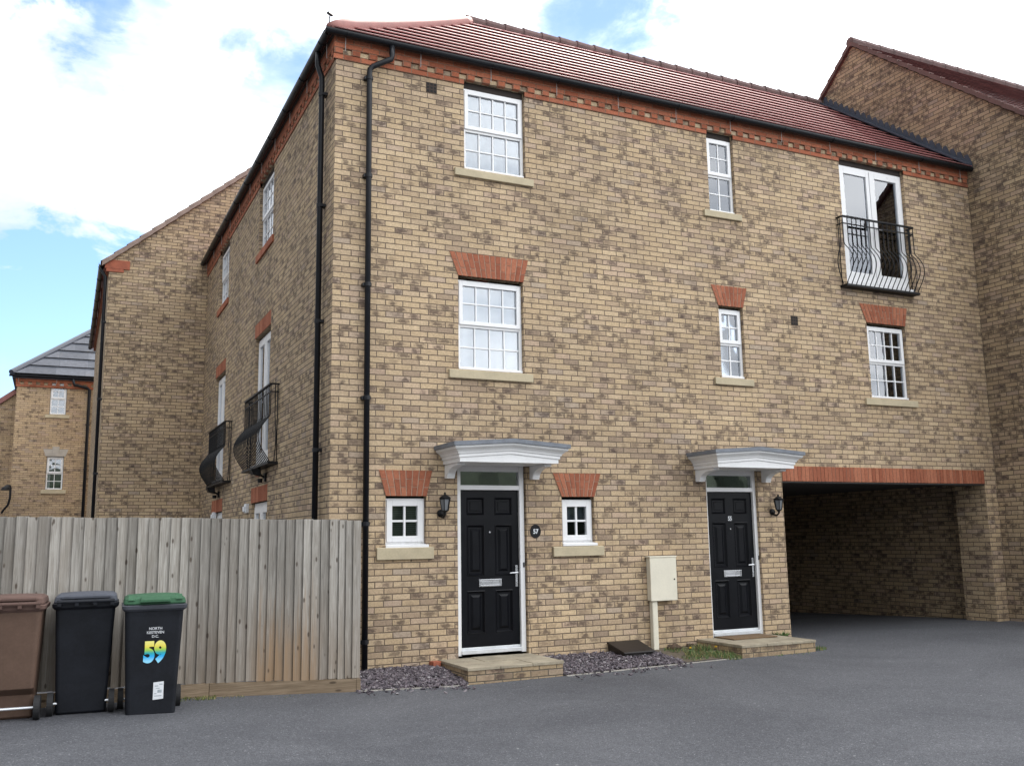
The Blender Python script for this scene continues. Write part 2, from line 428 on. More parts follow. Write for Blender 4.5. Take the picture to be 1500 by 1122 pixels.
def holed(mb, u0, u1, z0, z1, holes, reveal=.11, d=0.0, mi=0):
    us = sorted({u0, u1, *[h[0] for h in holes], *[h[1] for h in holes]}); us = [u for u in us if u0 <= u <= u1]
    zs = sorted({z0, z1, *[h[2] for h in holes], *[h[3] for h in holes]}); zs = [z for z in zs if z0 <= z <= z1]
    idx = {}; v = []
    def vid(u, z):
        if (u, z) not in idx: idx[(u, z)] = len(v); v.append((u, d, z))
        return idx[(u, z)]
    f = []
    for i in range(len(us) - 1):
        for j in range(len(zs) - 1):
            cu, cz = (us[i] + us[i + 1]) / 2, (zs[j] + zs[j + 1]) / 2
            if any(h[0] < cu < h[1] and h[2] < cz < h[3] for h in holes): continue
            f.append((vid(us[i], zs[j]), vid(us[i + 1], zs[j]), vid(us[i + 1], zs[j + 1]), vid(us[i], zs[j + 1])))
    mb.add(v, f, mi)
    for h in holes:
        a, b, c, e = h[:4]; r = h[4] if len(h) > 4 else reveal
        mb.quad((a, d, c), (a, d + r, c), (a, d + r, e), (a, d, e), mi)
        mb.quad((b, d, c), (b, d, e), (b, d + r, e), (b, d + r, c), mi)
        mb.quad((a, d, e), (a, d + r, e), (b, d + r, e), (b, d, e), mi)
        mb.quad((a, d, c), (b, d, c), (b, d + r, c), (a, d + r, c), mi)

def rect_frame(mb, u0, u1, z0, z1, w, d0, d1, wb=None, wt=None):
    wb = wb or w; wt = wt or w
    mb.box(u0, u0 + w, d0, d1, z0, z1); mb.box(u1 - w, u1, d0, d1, z0, z1)
    mb.box(u0 + w, u1 - w, d0, d1, z0, z0 + wb); mb.box(u0 + w, u1 - w, d0, d1, z1 - wt, z1)

def bars(mb, u0, u1, z0, z1, cols, rows, d0, d1, w=.02):
    for i in range(1, cols):
        u = u0 + (u1 - u0) * i / cols; mb.box(u - w / 2, u + w / 2, d0, d1, z0, z1)
    for j in range(1, rows):
        z = z0 + (z1 - z0) * j / rows
        for i in range(cols):                       # butted between the uprights
            a = u0 + (u1 - u0) * i / cols + (w / 2 if i else 0); b = u0 + (u1 - u0) * (i + 1) / cols - (w / 2 if i < cols - 1 else 0)
            mb.box(a, b, d0 + .002, d1 - .002, z - w / 2, z + w / 2)

def sill_part(P, u0, u1, z0, z1, parent, mat, out=.04):
    mb = MB(P)
    mb.hexa([(u0, -out, z0), (u1, -out, z0), (u1, .10, z0), (u0, .10, z0)], [(u0, -out, z1 - .012), (u1, -out, z1 - .012), (u1, .10, z1 + .012), (u0, .10, z1 + .012)])
    return mb.build('sill', mat, parent, bevel=.006)

def back_sheet(P, u0, u1, z0, z1, d, mat, name, parent, wave=0.0, n=1):
    mb = MB(P)
    if not wave:
        mb.box(u0, u1, d, d + .012, z0, z1)
    else:
        k = max(4, int((u1 - u0) / .02)); pts = []
        for i in range(k + 1):
            u = u0 + (u1 - u0) * i / k
            pts.append((u, d + .02 + wave * .6 * math.sin(u * 2 * math.pi / .13 + 1.3 * math.sin(u * 9))))
        for (a, da), (b, db) in zip(pts, pts[1:]):
            mb.quad((a, da, z0), (b, db, z0), (b, db, z1), (a, da, z1))
    return mb.build(name, mat, parent)

def room_box(P, u0, u1, z0, z1, d, parent, mat=None):
    """shallow dim room behind a pane"""
    mb = MB(P); d2 = d + .6; a, b, c, e = u0 - .03, u1 + .03, z0 - .03, z1 + .03
    mb.quad((a, d2, c), (b, d2, c), (b, d2, e), (a, d2, e))
    mb.quad((a, d, c), (a, d2, c), (a, d2, e), (a, d, e)); mb.quad((b, d, c), (b, d2, c), (b, d2, e), (b, d, e))
    mb.quad((a, d, c), (b, d, c), (b, d2, c), (a, d2, c)); mb.quad((a, d, e), (b, d, e), (b, d2, e), (a, d2, e))
    return mb.build('interior', mat or M['interior'], parent)

def sash_window(P, u0, u1, z0, z1, cols, parent, rows=2, cover=None, sill=None, sill_mat=None, d0=.06, vent=True):
    mb = MB(P); fw = .042
    rect_frame(mb, u0, u1, z0, z1, fw, d0, d0 + .07)
    zm = z0 + (z1 - z0) * .49
    mb.box(u0 + fw, u1 - fw, d0 + .003, d0 + .067, zm - .022, zm + .022)
    # opening upper light, proud of the frame
    a, b, c, e = u0 + fw - .018, u1 - fw + .018, zm + .012, z1 - fw + .016
    rect_frame(mb, a, b, c, e, .052, d0 - .018, d0 + .028)
    bars(mb, a + .052, b - .052, c + .052, e - .052, cols, rows, d0 - .002, d0 + .03)
    bars(mb, u0 + fw, u1 - fw, z0 + fw, zm - .022, cols, rows, d0 + .012, d0 + .045)
    mb.box(u0 + .01, u1 - .01, d0 - .035, d0 - .001, z0 + .002, z0 + .03)      # white drip nose
    if vent: mb.box(u0 + .25 * (u1 - u0), u1 - .25 * (u1 - u0), d0 - .006, d0 - .0005, z1 - .03, z1 - .012)
    w = mb.build('window', M['upvc'], parent, bevel=.003)
    g = MB(P)
    g.box(a + .05, b - .05, d0 + .012, d0 + .018, c + .05, e - .05); g.box(u0 + fw - .004, u1 - fw + .004, d0 + .026, d0 + .032, z0 + fw - .004, zm - .018)
    g.build('pane', M['glass'], w)
    dd = d0 + .09
    for c_ in (cover or []):
        nm, f0, f1, g0, g1, mt, wave = c_
        back_sheet(P, u0 + (u1 - u0) * f0, u0 + (u1 - u0) * f1, z0 + (z1 - z0) * g0, z0 + (z1 - z0) * g1, dd, mt, nm, w, wave)
    room_box(P, u0, u1, z0, z1, d0 + .072, w)
    if sill: sill_part(P, *sill, w, sill_mat or M['stone'])
    return w

def casement(P, u0, u1, z0, z1, parent, cover, sill, d0=.06):
    mb = MB(P); fw = .035
    rect_frame(mb, u0, u1, z0, z1, fw, d0, d0 + .07)
    a, b, c, e = u0 + fw - .012, u1 - fw + .012, z0 + fw - .012, z1 - fw + .012
    rect_frame(mb, a, b, c, e, .07, d0 - .02, d0 + .03)
    bars(mb, a + .07, b - .07, c + .07, e - .07, 2, 2, d0 - .004, d0 + .03, .026)
    mb.hexa([(u0 - .005, -.022, z0 - .047), (u1 + .03, -.022, z0 - .047), (u1 + .03, d0 - .001, z0 - .047), (u0 - .005, d0 - .001, z0 - .047)],
            [(u0 - .005, -.022, z0 - .014), (u1 + .03, -.022, z0 - .014), (u1 + .03, d0 - .001, z0), (u0 - .005, d0 - .001, z0)])
    w = mb.build('window', M['upvc'], parent, bevel=.003)
    g = MB(P); g.box(a + .068, b - .068, d0 + .012, d0 + .018, c + .068, e - .068); g.build('pane', M['glass'], w)
    for nm, g0, g1, mt in cover:
        back_sheet(P, u0 + .02, u1 - .02, z0 + (z1 - z0) * g0, z0 + (z1 - z0) * g1, d0 + .08, mt, nm, w)
    room_box(P, u0, u1, z0, z1, d0 + .072, w)
    sill_part(P, *sill, w, M['stone'])
    return w

def fan_lintel(P, tl, tr, bl, br, z0, z1, parent, proud=.012, flat=False):
    """flat brick arch: tapering red bricks in a fan, joints staggered"""
    mb = MB(P); n = max(5, round((tr - tl) / .082)); d0 = -proud
    lp = lambda a, b, k: a + (b - a) * k
    for i in range(n):
        k0, k1 = i / n, (i + 1) / n
        cuts = [0, .34, 1] if i % 2 else [0, .66, 1]
        if flat: cuts = [0, 1]
        for c0, c1 in zip(cuts, cuts[1:]):
            g = .006
            def pt(k, c, sg, d):
                return (lp(lp(bl, br, k), lp(tl, tr, k), c) + sg * g, d, lp(z0, z1, c))
            e0 = c0 + (.012 if c0 > 0 else 0); e1 = c1 - (.012 if c1 < 1 else 0)
            jit = random.uniform(-.0015, .0015)
            mb.hexa([pt(k0, e0, 1, d0 + jit), pt(k1, e0, -1, d0 + jit), pt(k1, e0, -1, .05), pt(k0, e0, 1, .05)],
                    [pt(k0, e1, 1, d0 + jit), pt(k1, e1, -1, d0 + jit), pt(k1, e1, -1, .05), pt(k0, e1, 1, .05)], 0)
    ins = .004
    mb.prism([(bl + ins, -proud + .006, z0 + ins), (br - ins, -proud + .006, z0 + ins), (tr - ins, -proud + .006, z1 - ins), (tl + ins, -proud + .006, z1 - ins)], (0, .04, 0), 1)
    return mb.build('lintel', [M['red_unit'], M['red_mortar']], parent)

def french_door(P, u0, u1, z0, z1, parent, d0=.06, cover=None):
    mb = MB(P)
    rect_frame(mb, u0, u1, z0, z1, .05, d0, d0 + .07)
    um = (u0 + u1) / 2; panes = []
    for a, b in ((u0 + .04, um - .003), (um + .003, u1 - .04)):
        rect_frame(mb, a, b, z0 + .04, z1 - .04, .095, d0 - .014, d0 + .045, wb=.17)
        panes.append((a + .09, b - .09, z0 + .2, z1 - .13))
    mb.box(um - .028, um + .028, d0 - .026, d0 - .0145, z0 + .04, z1 - .04)
    mb.box(u0 - .01, u1 + .02, -.03, d0 - .001, z0 - .03, z0 + .012)
    w = mb.build('french_door', M['upvc'], parent, bevel=.004)
    g = MB(P)
    for a, b, c, e in panes: g.box(a, b, d0 + .012, d0 + .018, c, e)
    g.build('pane', M['glass'], w)
    h = MB(P); h.box(um + .04, um + .06, d0 - .045, d0 - .0145, z0 + .98, z0 + 1.0); h.box(um + .04, um + .15, d0 - .056, d0 - .0455, z0 + .98, z0 + 1.0)
    h.build('handle', M['upvc'], w)
    for nm, f0, f1, mt, wv in (cover or []):
        back_sheet(P, u0 + (u1 - u0) * f0, u0 + (u1 - u0) * f1, z0 + .05, z1 - .05, d0 + .10, mt, nm, w, wv)
    room_box(P, u0, u1, z0, z1, d0 + .072, w)
    return w

def railing(P, u0, u1, z0, z1, parent, dep=.12, belly=.17, n=16):
    """bowed iron guard: straight bars that swell out low down"""
    def prof(t):      # t 0 top .. 1 bottom -> depth
        if t < .40: return dep
        s = (t - .40) / .60
        return dep + belly * (math.sin(math.pi * min(1, s ** .92)) ** 1.15)
    rail = MB(P)
    rail.box(u0, u1, -dep - .02, -dep + .02, z1 - .012, z1 + .012)
    rail.box(u0, u1, -dep - .008, -dep + .008, z1 - .125, z1 - .108)
    for u in (u0, u1):
        rail.box(u - .015, u + .015, -dep + .0205, .02, z1 - .012, z1 + .012)
        rail.box(u - .006, u + .006, -dep + .0085, .02, z1 - .125, z1 - .108)
    r = rail.build('balcony_railing', M['black_metal'], parent, bevel=.002)
    bs = MB(P); T = [i / 22 for i in range(23)]
    for i in range(n + 1):
        u = u0 + .006 + (u1 - u0 - .012) * i / n
        bs.tube([(u, -prof(t), z1 - .012 + (z0 - z1 + .012) * t) for t in T], .0076, 6)
    for u in (u0 + .006, u1 - .006):      # two bars in each return, bowing sideways
        sg = -1 if u < (u0 + u1) / 2 else 1
        bs.tube([(u + sg * (prof(t) - dep) * .55, -dep * .45, z1 - .012 + (z0 - z1 + .012) * t) for t in T], .0076, 6)
        bs.tube([(u, -.02, z1), (u, -.02, z0)], .008, 6)
    bs.build('bar', M['black_metal'], r, smooth=True)
    b = MB(P); b.box(u0 - .02, u1 + .02, -dep - .03, .03, z0 - .035, z0 + .002)
    b.build('base_rail', M['black_metal'], r, bevel=.003)
    return r

def slope(mb, e0, e1, r0, r1, n, step, sag=0.0, mi=0, over=.012):
    """saw-tooth tile courses between eave line e0-e1 and ridge line r0-r1"""
    e0, e1, r0, r1 = map(Vector, (e0, e1, r0, r1))
    nrm = (e1 - e0).cross(r0 - e0).normalized()
    if nrm.z < 0: nrm = -nrm
    down = -((r0 - e0) - (r0 - e0).project(e1 - e0)).normalized()
    def at(a, b, t):
        p = a + (b - a) * t; p.z -= sag * (t - t * t) * (b.z - a.z); return p
    dk = nrm * -.06
    mb.add([tuple(p + dk) for p in (e0, e1, r1, r0)], [(0, 1, 2, 3)], mi)          # boarding under the tiles
    for k in range(n):
        t0, t1 = k / n, min(1, (k + 1) / n)
        a, b = at(e0, r0, t0), at(e1, r1, t0); c, d = at(e1, r1, t1), at(e0, r0, t1)
        A, B = a + nrm * step + down * over, b + nrm * step + down * over
        lip = max(.004, step - .014); Dn = down * (-.09)
        # tile face, its front edge, and the underside running back into the gap
        v = [A, B, c + nrm * .003, d + nrm * .003, a + nrm * lip + down * over, b + nrm * lip + down * over, a + nrm * .001 + Dn, b + nrm * .001 + Dn]
        mb.add([tuple(p) for p in v], [(0, 1, 2, 3), (4, 5, 1, 0), (6, 7, 5, 4)], mi)

# ------------------------------------------------------------------ sky, light, camera
ELEV, AZ = R(44.4), R(36)
world = bpy.data.worlds.new('World'); scn.world = world; world.use_nodes = True
def make_world():
    t = NT(world.node_tree); t.n.clear()
    out = t.node('ShaderNodeOutputWorld'); bg = t.node('ShaderNodeBackground'); t.l.new(bg.outputs[0], out.inputs[0])
    sky = t.node('ShaderNodeTexSky'); sky.sky_type = 'NISHITA'; sky.sun_disc = False
    sky.sun_elevation = ELEV; sky.sun_rotation = AZ; sky.air_density = 1.0; sky.dust_density = .1; sky.ozone_density = 1.2
    vec = t.node('ShaderNodeTexCoord').outputs['Generated']
    nv = t.node('ShaderNodeVectorMath', operation='NORMALIZE'); t.set(nv.inputs[0], vec); vec = nv.outputs[0]
    x, y, z = t.sep(vec)
    # clouds on a flat layer: project the direction on to a plane overhead
    k = t.math('DIVIDE', 1.0, t.math('ADD', t.math('MAXIMUM', z, 0.0), .28))
    pl = t.xyz(t.math('MULTIPLY', x, k), t.math('MULTIPLY', y, k), 0.0)
    n1 = t.noise(pl, 2.1, 8, .58, .35); n2 = t.noise(pl, 7.0, 6, .6, .3)
    dens = t.math('ADD', t.math('MULTIPLY', n1, .8), t.math('MULTIPLY', n2, .2))
    dens = t.math('ADD', dens, .20)
    for dx, dy, dz, rad, amt in HOLES:
        dp = t.node('ShaderNodeVectorMath', operation='DOT_PRODUCT'); t.set(dp.inputs[0], vec); dp.inputs[1].default_value = (dx, dy, dz)
        wob = t.math('ADD', dp.outputs['Value'], t.math('MULTIPLY', t.math('SUBTRACT', n2, .5), .012))
        dens = t.math('SUBTRACT', dens, t.math('MULTIPLY', t.sstep(wob, math.cos(rad * 1.5), math.cos(rad * .3)), amt))
    mask = t.sstep(dens, .32, .74)
    soft = t.noise(pl, 3.4, 5, .55)
    cloud = t.mixc(t.sstep(soft, .3, .7), CLOUD[0], CLOUD[1])
    # the cloud deck is brightest overhead and to the right, greyer low on the left
    sd = t.node('ShaderNodeVectorMath', operation='DOT_PRODUCT'); t.set(sd.inputs[0], vec); sd.inputs[1].default_value = (.85, -.2, .49)
    gl = t.sstep(sd.outputs['Value'], -.55, .8, .30, 1.5)
    cloud = t.mixc(1.0, cloud, t.xyz(gl, gl, gl), 'MULTIPLY')
    skyc = t.mixc(1.0, sky.outputs[0], SKYTINT, 'MULTIPLY')
    t.set(bg.inputs[0], t.mixc(mask, skyc, cloud)); bg.inputs[1].default_value = .1
CLOUD = ((7.4, 7.8, 8.4), (12.4, 12.5, 12.6)); SKYTINT = (.78, .86, .97)
S_CAM = Matrix(((0.901042, -0.433731, 0), (0, 0, 1), (0, 0, 0)))
# camera: fitted to the wall, window and eaves lines
YAW, PIT, ROL = R(25.7045), R(9.24198), R(-0.93713)
fw = Vector((math.sin(YAW) * math.cos(PIT), math.cos(YAW) * math.cos(PIT), math.sin(PIT)))
rt = Vector((math.cos(YAW), -math.sin(YAW), 0)); up = rt.cross(fw)
rt2 = math.cos(ROL) * rt + math.sin(ROL) * up; up2 = -math.sin(ROL) * rt + math.cos(ROL) * up
cam_d = bpy.data.cameras.new('camera'); cam_d.sensor_width = 36; cam_d.lens = 36 * 1391.15 / 1500; cam_d.clip_end = 6000; cam_d.clip_start = .1
cam = link(bpy.data.objects.new('camera', cam_d))
cam.matrix_world = Matrix(((rt2.x, up2.x, -fw.x, -2.9018), (rt2.y, up2.y, -fw.y, -11.0), (rt2.z, up2.z, -fw.z, 1.5114), (0, 0, 0, 1)))
scn.camera = cam
def skydir(px, py):
    v = rt2 * ((px - 750) / 1391.15) - up2 * ((py - 561) / 1391.15) + fw
    v.normalize(); return (v.x, v.y, v.z)
# gaps of blue between the clouds (directions in the sky)
HOLES = [(*skydir(125, 28), R(3.6), .22), (*skydir(70, 8), R(2.2), .12), (*skydir(420, 85), R(3.0), .26), (*skydir(890, 10), R(3.8), .37), (*skydir(60, 475), R(5.2), .40), (*skydir(110, 420), R(3.0), .22), (*skydir(20, 395), R(2.2), .14)]
make_world()
sun_d = bpy.data.lights.new('sun', 'SUN'); sun_d.energy = 3.6; sun_d.angle = R(.6); sun_d.color = (1, .95, .87)
sun = link(bpy.data.objects.new('sun', sun_d))
sv = Vector((math.sin(AZ) * math.cos(ELEV), math.cos(AZ) * math.cos(ELEV), math.sin(ELEV)))
sun.rotation_euler = sv.to_track_quat('Z', 'Y').to_euler(); sun.location = (0, 0, 30)
scn.view_settings.view_transform = 'Standard'; scn.view_settings.look = 'None'; scn.view_settings.exposure = 1.09; scn.view_settings.gamma = 1

# ------------------------------------------------------------------ ground
KX = [(-2000, .06), (-6, .06), (-2.5, .04), (-1.5, .015), (.1, -.06), (1.4, -.1), (2.5, -.09), (5, -.055), (6.3, -.05), (8, -.02), (11.5, .03), (2000, .03)]
def gz(x, y):
    for (a, za), (b, zb) in zip(KX, KX[1:]):
        if a <= x <= b: z = za + (zb - za) * (x - a) / (b - a); break
    if y > .3 and x > 5: z -= min(.18, (y - .3) * .036)
    return z
def make_ground():
    xs = [-2000, -300, -60, -20] + [-8 + i * .4 for i in range(52)] + [16, 30, 80, 300, 2000]
    ys = [-2000, -300, -60, -25, -14] + [-9 + i * .4 for i in range(42)] + [12, 20, 40, 90, 300, 2000]
    v = [(x, y, gz(x, y)) for y in ys for x in xs]; n = len(xs)
    mb = MB(); mb.add(v, [(j * n + i, j * n + i + 1, (j + 1) * n + i + 1, (j + 1) * n + i) for j in range(len(ys) - 1) for i in range(n - 1)])
    o = mb.build('ground', M['asphalt'], None, smooth=True); tag(o, kind='structure')
make_ground()

# ------------------------------------------------------------------ the corner house
house = thing('corner_house', 'three storey corner house of buff brick with hipped red roof and two black doors', 'house')
ZE = 7.585                                        # top windows run up behind the lowest red course
fholes = [(1.745, 2.65, 6.335, ZE), (1.645, 2.58, 3.635, 4.865), (5.735, 6.235, 6.305, ZE), (5.80, 6.25, 3.77, 4.85), (8.745, 9.60, 3.615, 4.84), (8.40, 9.86, 5.45, ZE),
          (.685, 1.205, 1.425, 2.03), (3.085, 3.575, 1.395, 2.03), (1.615, 2.57, -.30, 2.43, .14), (5.415, 6.33, -.30, 2.43, .14)]
PA0, PA1, PAZ = 6.80, 11.16, 2.275                # drive-through opening
lholes = [(-4.86, -3.70, 6.30, ZE), (-9.16, -7.98, 6.30, ZE), (-4.90, -3.66, 2.70, 4.86), (-9.18, -7.98, 2.70, 4.86), (-4.86, -3.62, .2, 2.13), (-9.15, -7.86, .2, 2.10)]
def house_walls():
    mb = MB(front); holed(mb, 0, 11.44, -.4, 7.85, fholes + [(PA0, PA1, -.4, PAZ, .34)])
    ml = MB(leftw)
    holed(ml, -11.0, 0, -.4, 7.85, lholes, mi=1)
    mb.v += ml.v; mb.f += [[i + len(mb.v) - len(ml.v) for i in f] for f in ml.f]; mb.m += ml.m
    # rear walls (unseen passage end closed to keep it dark), drive-through sides and ceiling
    W_ = MB()
    W_.quad((6.6, 6.6, 0), (11.44, 6.6, 0), (11.44, 6.6, 7.85), (6.6, 6.6, 7.85)); W_.quad((6.6, 6.6, 0), (6.6, 11, 0), (6.6, 11, 7.85), (6.6, 6.6, 7.85))
    W_.quad((PA0, .34, -.6), (PA0, 6.6, -.6), (PA0, 6.6, 2.5), (PA0, .34, 2.5))
    # jamb pier on the right of the opening steps back to the passage wall
    W_.quad((PA1, .34, -.6), (PA1, .60, -.6), (PA1, .60, 2.5), (PA1, .34, 2.5)); W_.quad((PA1, .60, -.6), (11.44, .60, -.6), (11.44, .60, 2.5), (PA1, .60, 2.5))
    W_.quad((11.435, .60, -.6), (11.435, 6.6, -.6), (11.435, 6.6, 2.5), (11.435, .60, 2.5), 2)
    mb.v += W_.v; b = len(mb.v) - len(W_.v); mb.f += [[i + b for i in f] for f in W_.f]; mb.m += W_.m
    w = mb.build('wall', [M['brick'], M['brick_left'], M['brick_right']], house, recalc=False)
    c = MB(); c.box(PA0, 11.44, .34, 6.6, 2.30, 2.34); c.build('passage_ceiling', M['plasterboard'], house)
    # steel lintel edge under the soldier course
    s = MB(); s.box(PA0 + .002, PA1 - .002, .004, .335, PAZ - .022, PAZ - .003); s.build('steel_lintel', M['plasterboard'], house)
house_walls()

def soldier():
    mb = MB(front); n = 58; a0 = PA0 + .004; a1 = PA1 - .004
    for i in range(n):
        a = a0 + (a1 - a0) * i / n; b = a0 + (a1 - a0) * (i + 1) / n; j = random.uniform(-.002, .002)
        mb.box(a + .0045, b - .0045, -.010 + j, .05, PAZ, PAZ + .222)
    mb.box(a0 + .004, a1 - .004, -.004, .03, PAZ + .003, PAZ + .219, 1)
    mb.build('soldier_course', [M['red_unit'], M['red_mortar']], house)
soldier()

def cornice(P, u0, u1, gaps, parent, ends=(0, 0)):
    """red oversailing course, dentils with buff squares between, two red courses above"""
    mb = MB(P)
    cuts = [u0] + [c for g in gaps for c in g] + [u1]
    for a, b in zip(cuts[::2], cuts[1::2]): mb.box(a, b, -.014, .03, 7.51, 7.51 + H - .003, 0)
    n = int((u1 - u0) / W) + 1
    for i in range(n):
        a = u0 + ends[0] + i * W
        if a + .11 < u1: mb.box(a, a + .112, -.027, .03, 7.51 + H - .0005, 7.51 + 2 * H - .001, 0)
    mb.box(u0, u1, -.006, .02, 7.51 + H, 7.51 + 2 * H - .002, 1)
    mb.box(u0, u1, -.029, .03, 7.51 + 2 * H, 7.82, 0)
    mb.build('dentil_cornice', [M['red'], M['brick']], parent)
cornice(front, -.0275, 11.44, [(1.745, 2.65), (5.735, 6.235), (8.40, 9.86)], house)
cornice(leftw, -11.0, .0, [(-9.16, -7.98), (-4.86, -3.70)], house)

def head_strip(P, u0, u1, parent):
    mb = MB(P); mb.box(u0 + .002, u1 - .002, .062, .10, 7.49, 7.584); return mb.build('window_head_shadow', M['soffit'], parent)  # dark strip painted as the shadow gap above the frame
for P, a, b in ((front, 1.745, 2.65), (front, 5.735, 6.235), (front, 8.40, 9.86), (leftw, -4.86, -3.70), (leftw, -9.16, -7.98)): head_strip(P, a, b, house)

# front windows
sash_window(front, 1.75, 2.645, 6.34, 7.488, 4, house, cover=[('blind', 0, 1, 0, 1, M['blind_grey'], 0)], sill=(1.60, 2.755, 6.215, 6.325))
sash_window(front, 1.65, 2.575, 3.64, 4.825, 4, house, cover=[('blind', 0, 1, 0, 1, M['sheer'], 0)], sill=(1.505, 2.69, 3.515, 3.635))  # pale sheet stands in for clouds mirrored in this glass
sash_window(front, 5.74, 6.23, 6.31, 7.488, 2, house, cover=[('curtain', .55, 1, 0, 1, M['curtain'], .012)], sill=(5.61, 6.31, 6.20, 6.31))
sash_window(front, 5.805, 6.245, 3.775, 4.815, 2, house, cover=[('curtain', 0, 1, .0, 1, M['sheer'], 0)], sill=(5.655, 6.36, 3.66, 3.77))
sash_window(front, 8.75, 9.595, 3.62, 4.80, 4, house, cover=[('curtain', 0, .62, 0, 1, M['curtain'], .014), ('curtain', .80, 1, 0, 1, M['brown_curtain'], .014)], sill=(8.585, 9.72, 3.495, 3.61))
casement(front, .69, 1.20, 1.46, 2.005, house, [('blind', 0, 1, M['venetian'])], (.57, 1.29, 1.275, 1.425))
casement(front, 3.09, 3.57, 1.44, 1.995, house, [('blind', .52, 1, M['blind_grey'])], (2.935, 3.69, 1.262, 1.395))
fan_lintel(front, 1.52, 2.66, 1.64, 2.585, 4.865, 5.172, house)
fan_lintel(front, 5.67, 6.34, 5.79, 6.255, 4.85, 5.155, house)
fan_lintel(front, 8.61, 9.67, 8.74, 9.605, 4.84, 5.145, house)
fan_lintel(front, .59, 1.285, .68, 1.21, 2.03, 2.34, house)
fan_lintel(front, 2.955, 3.685, 3.08, 3.58, 2.03, 2.335, house)
french_door(front, 8.405, 9.855, 5.47, 7.488, house, cover=[('curtain', 0, .22, M['curtain'], .015), ('curtain', .88, 1, M['brown_curtain'], .015)])
railing(front, 8.265, 9.84, 5.40, 6.525, house)

# side wall openings
sash_window(leftw, -4.85, -3.71, 6.31, 7.488, 4, house)
sash_window(leftw, -9.15, -7.99, 6.31, 7.488, 4, house)
for a, b in ((-4.98, -3.60), (-9.26, -7.9)):
    mb = MB(leftw); n = round((b - a) / .1125)
    for i in range(n): mb.box(a + (b - a) * i / n + .004, a + (b - a) * (i + 1) / n - .004, -.03, .09, 6.18, 6.298)
    mb.box(a + .005, b - .005, -.022, .08, 6.183, 6.294, 1)
    mb.build('brick_sill', [M['red_unit'], M['red_mortar']], house)
for a, b in ((-4.90, -3.66), (-9.18, -7.98)):
    french_door(leftw, a + .005, b - .005, 2.715, 4.82, house, cover=[('curtain', 0, .4, M['curtain'], .012)])
    fan_lintel(leftw, a - .02, b + .02, a - .02, b + .02, 4.862, 5.087, house, flat=True)
railing(leftw, -5.02, -2.93, 2.66, 3.80, house, n=19)
railing(leftw, -9.05, -7.0, 2.63, 3.72, house, n=19)
for a, b, zt in ((-4.86, -3.62, 2.13), (-9.15, -7.86, 2.10)):
    fan_lintel(leftw, a - .02, b + .02, a - .02, b + .02, zt, zt + .24, house, flat=True)
    mb = MB(leftw); rect_frame(mb, a + .005, b - .005, .2, zt - .01, .06, .05, .11)
    rect_frame(mb, a + .06, (a + b) / 2 - .01, .25, zt - .07, .10, .035, .09); rect_frame(mb, (a + b) / 2 + .01, b - .06, .25, zt - .07, .10, .035, .09)
    d = mb.build('patio_door', M['upvc'], house, bevel=.003)
    g = MB(leftw); g.box(a + .15, (a + b) / 2 - .1, .06, .066, .34, zt - .16); g.box((a + b) / 2 + .1, b - .15, .06, .066, .34, zt - .16); g.build('pane', M['glass'], d)
    room_box(leftw, a, b, .2, zt, .12, d)
for y, z in ((5.2, 2.06), (8.75, 2.03)):
    mb = MB(leftw); mb.box(-y - .09, -y + .09, -.05, .01, z - .075, z + .075); mb.box(-y - .07, -y + .07, -.075, -.0505, z - .055, z + .03)
    mb.build('vent_cowl', M['whitevent'], house, bevel=.006)

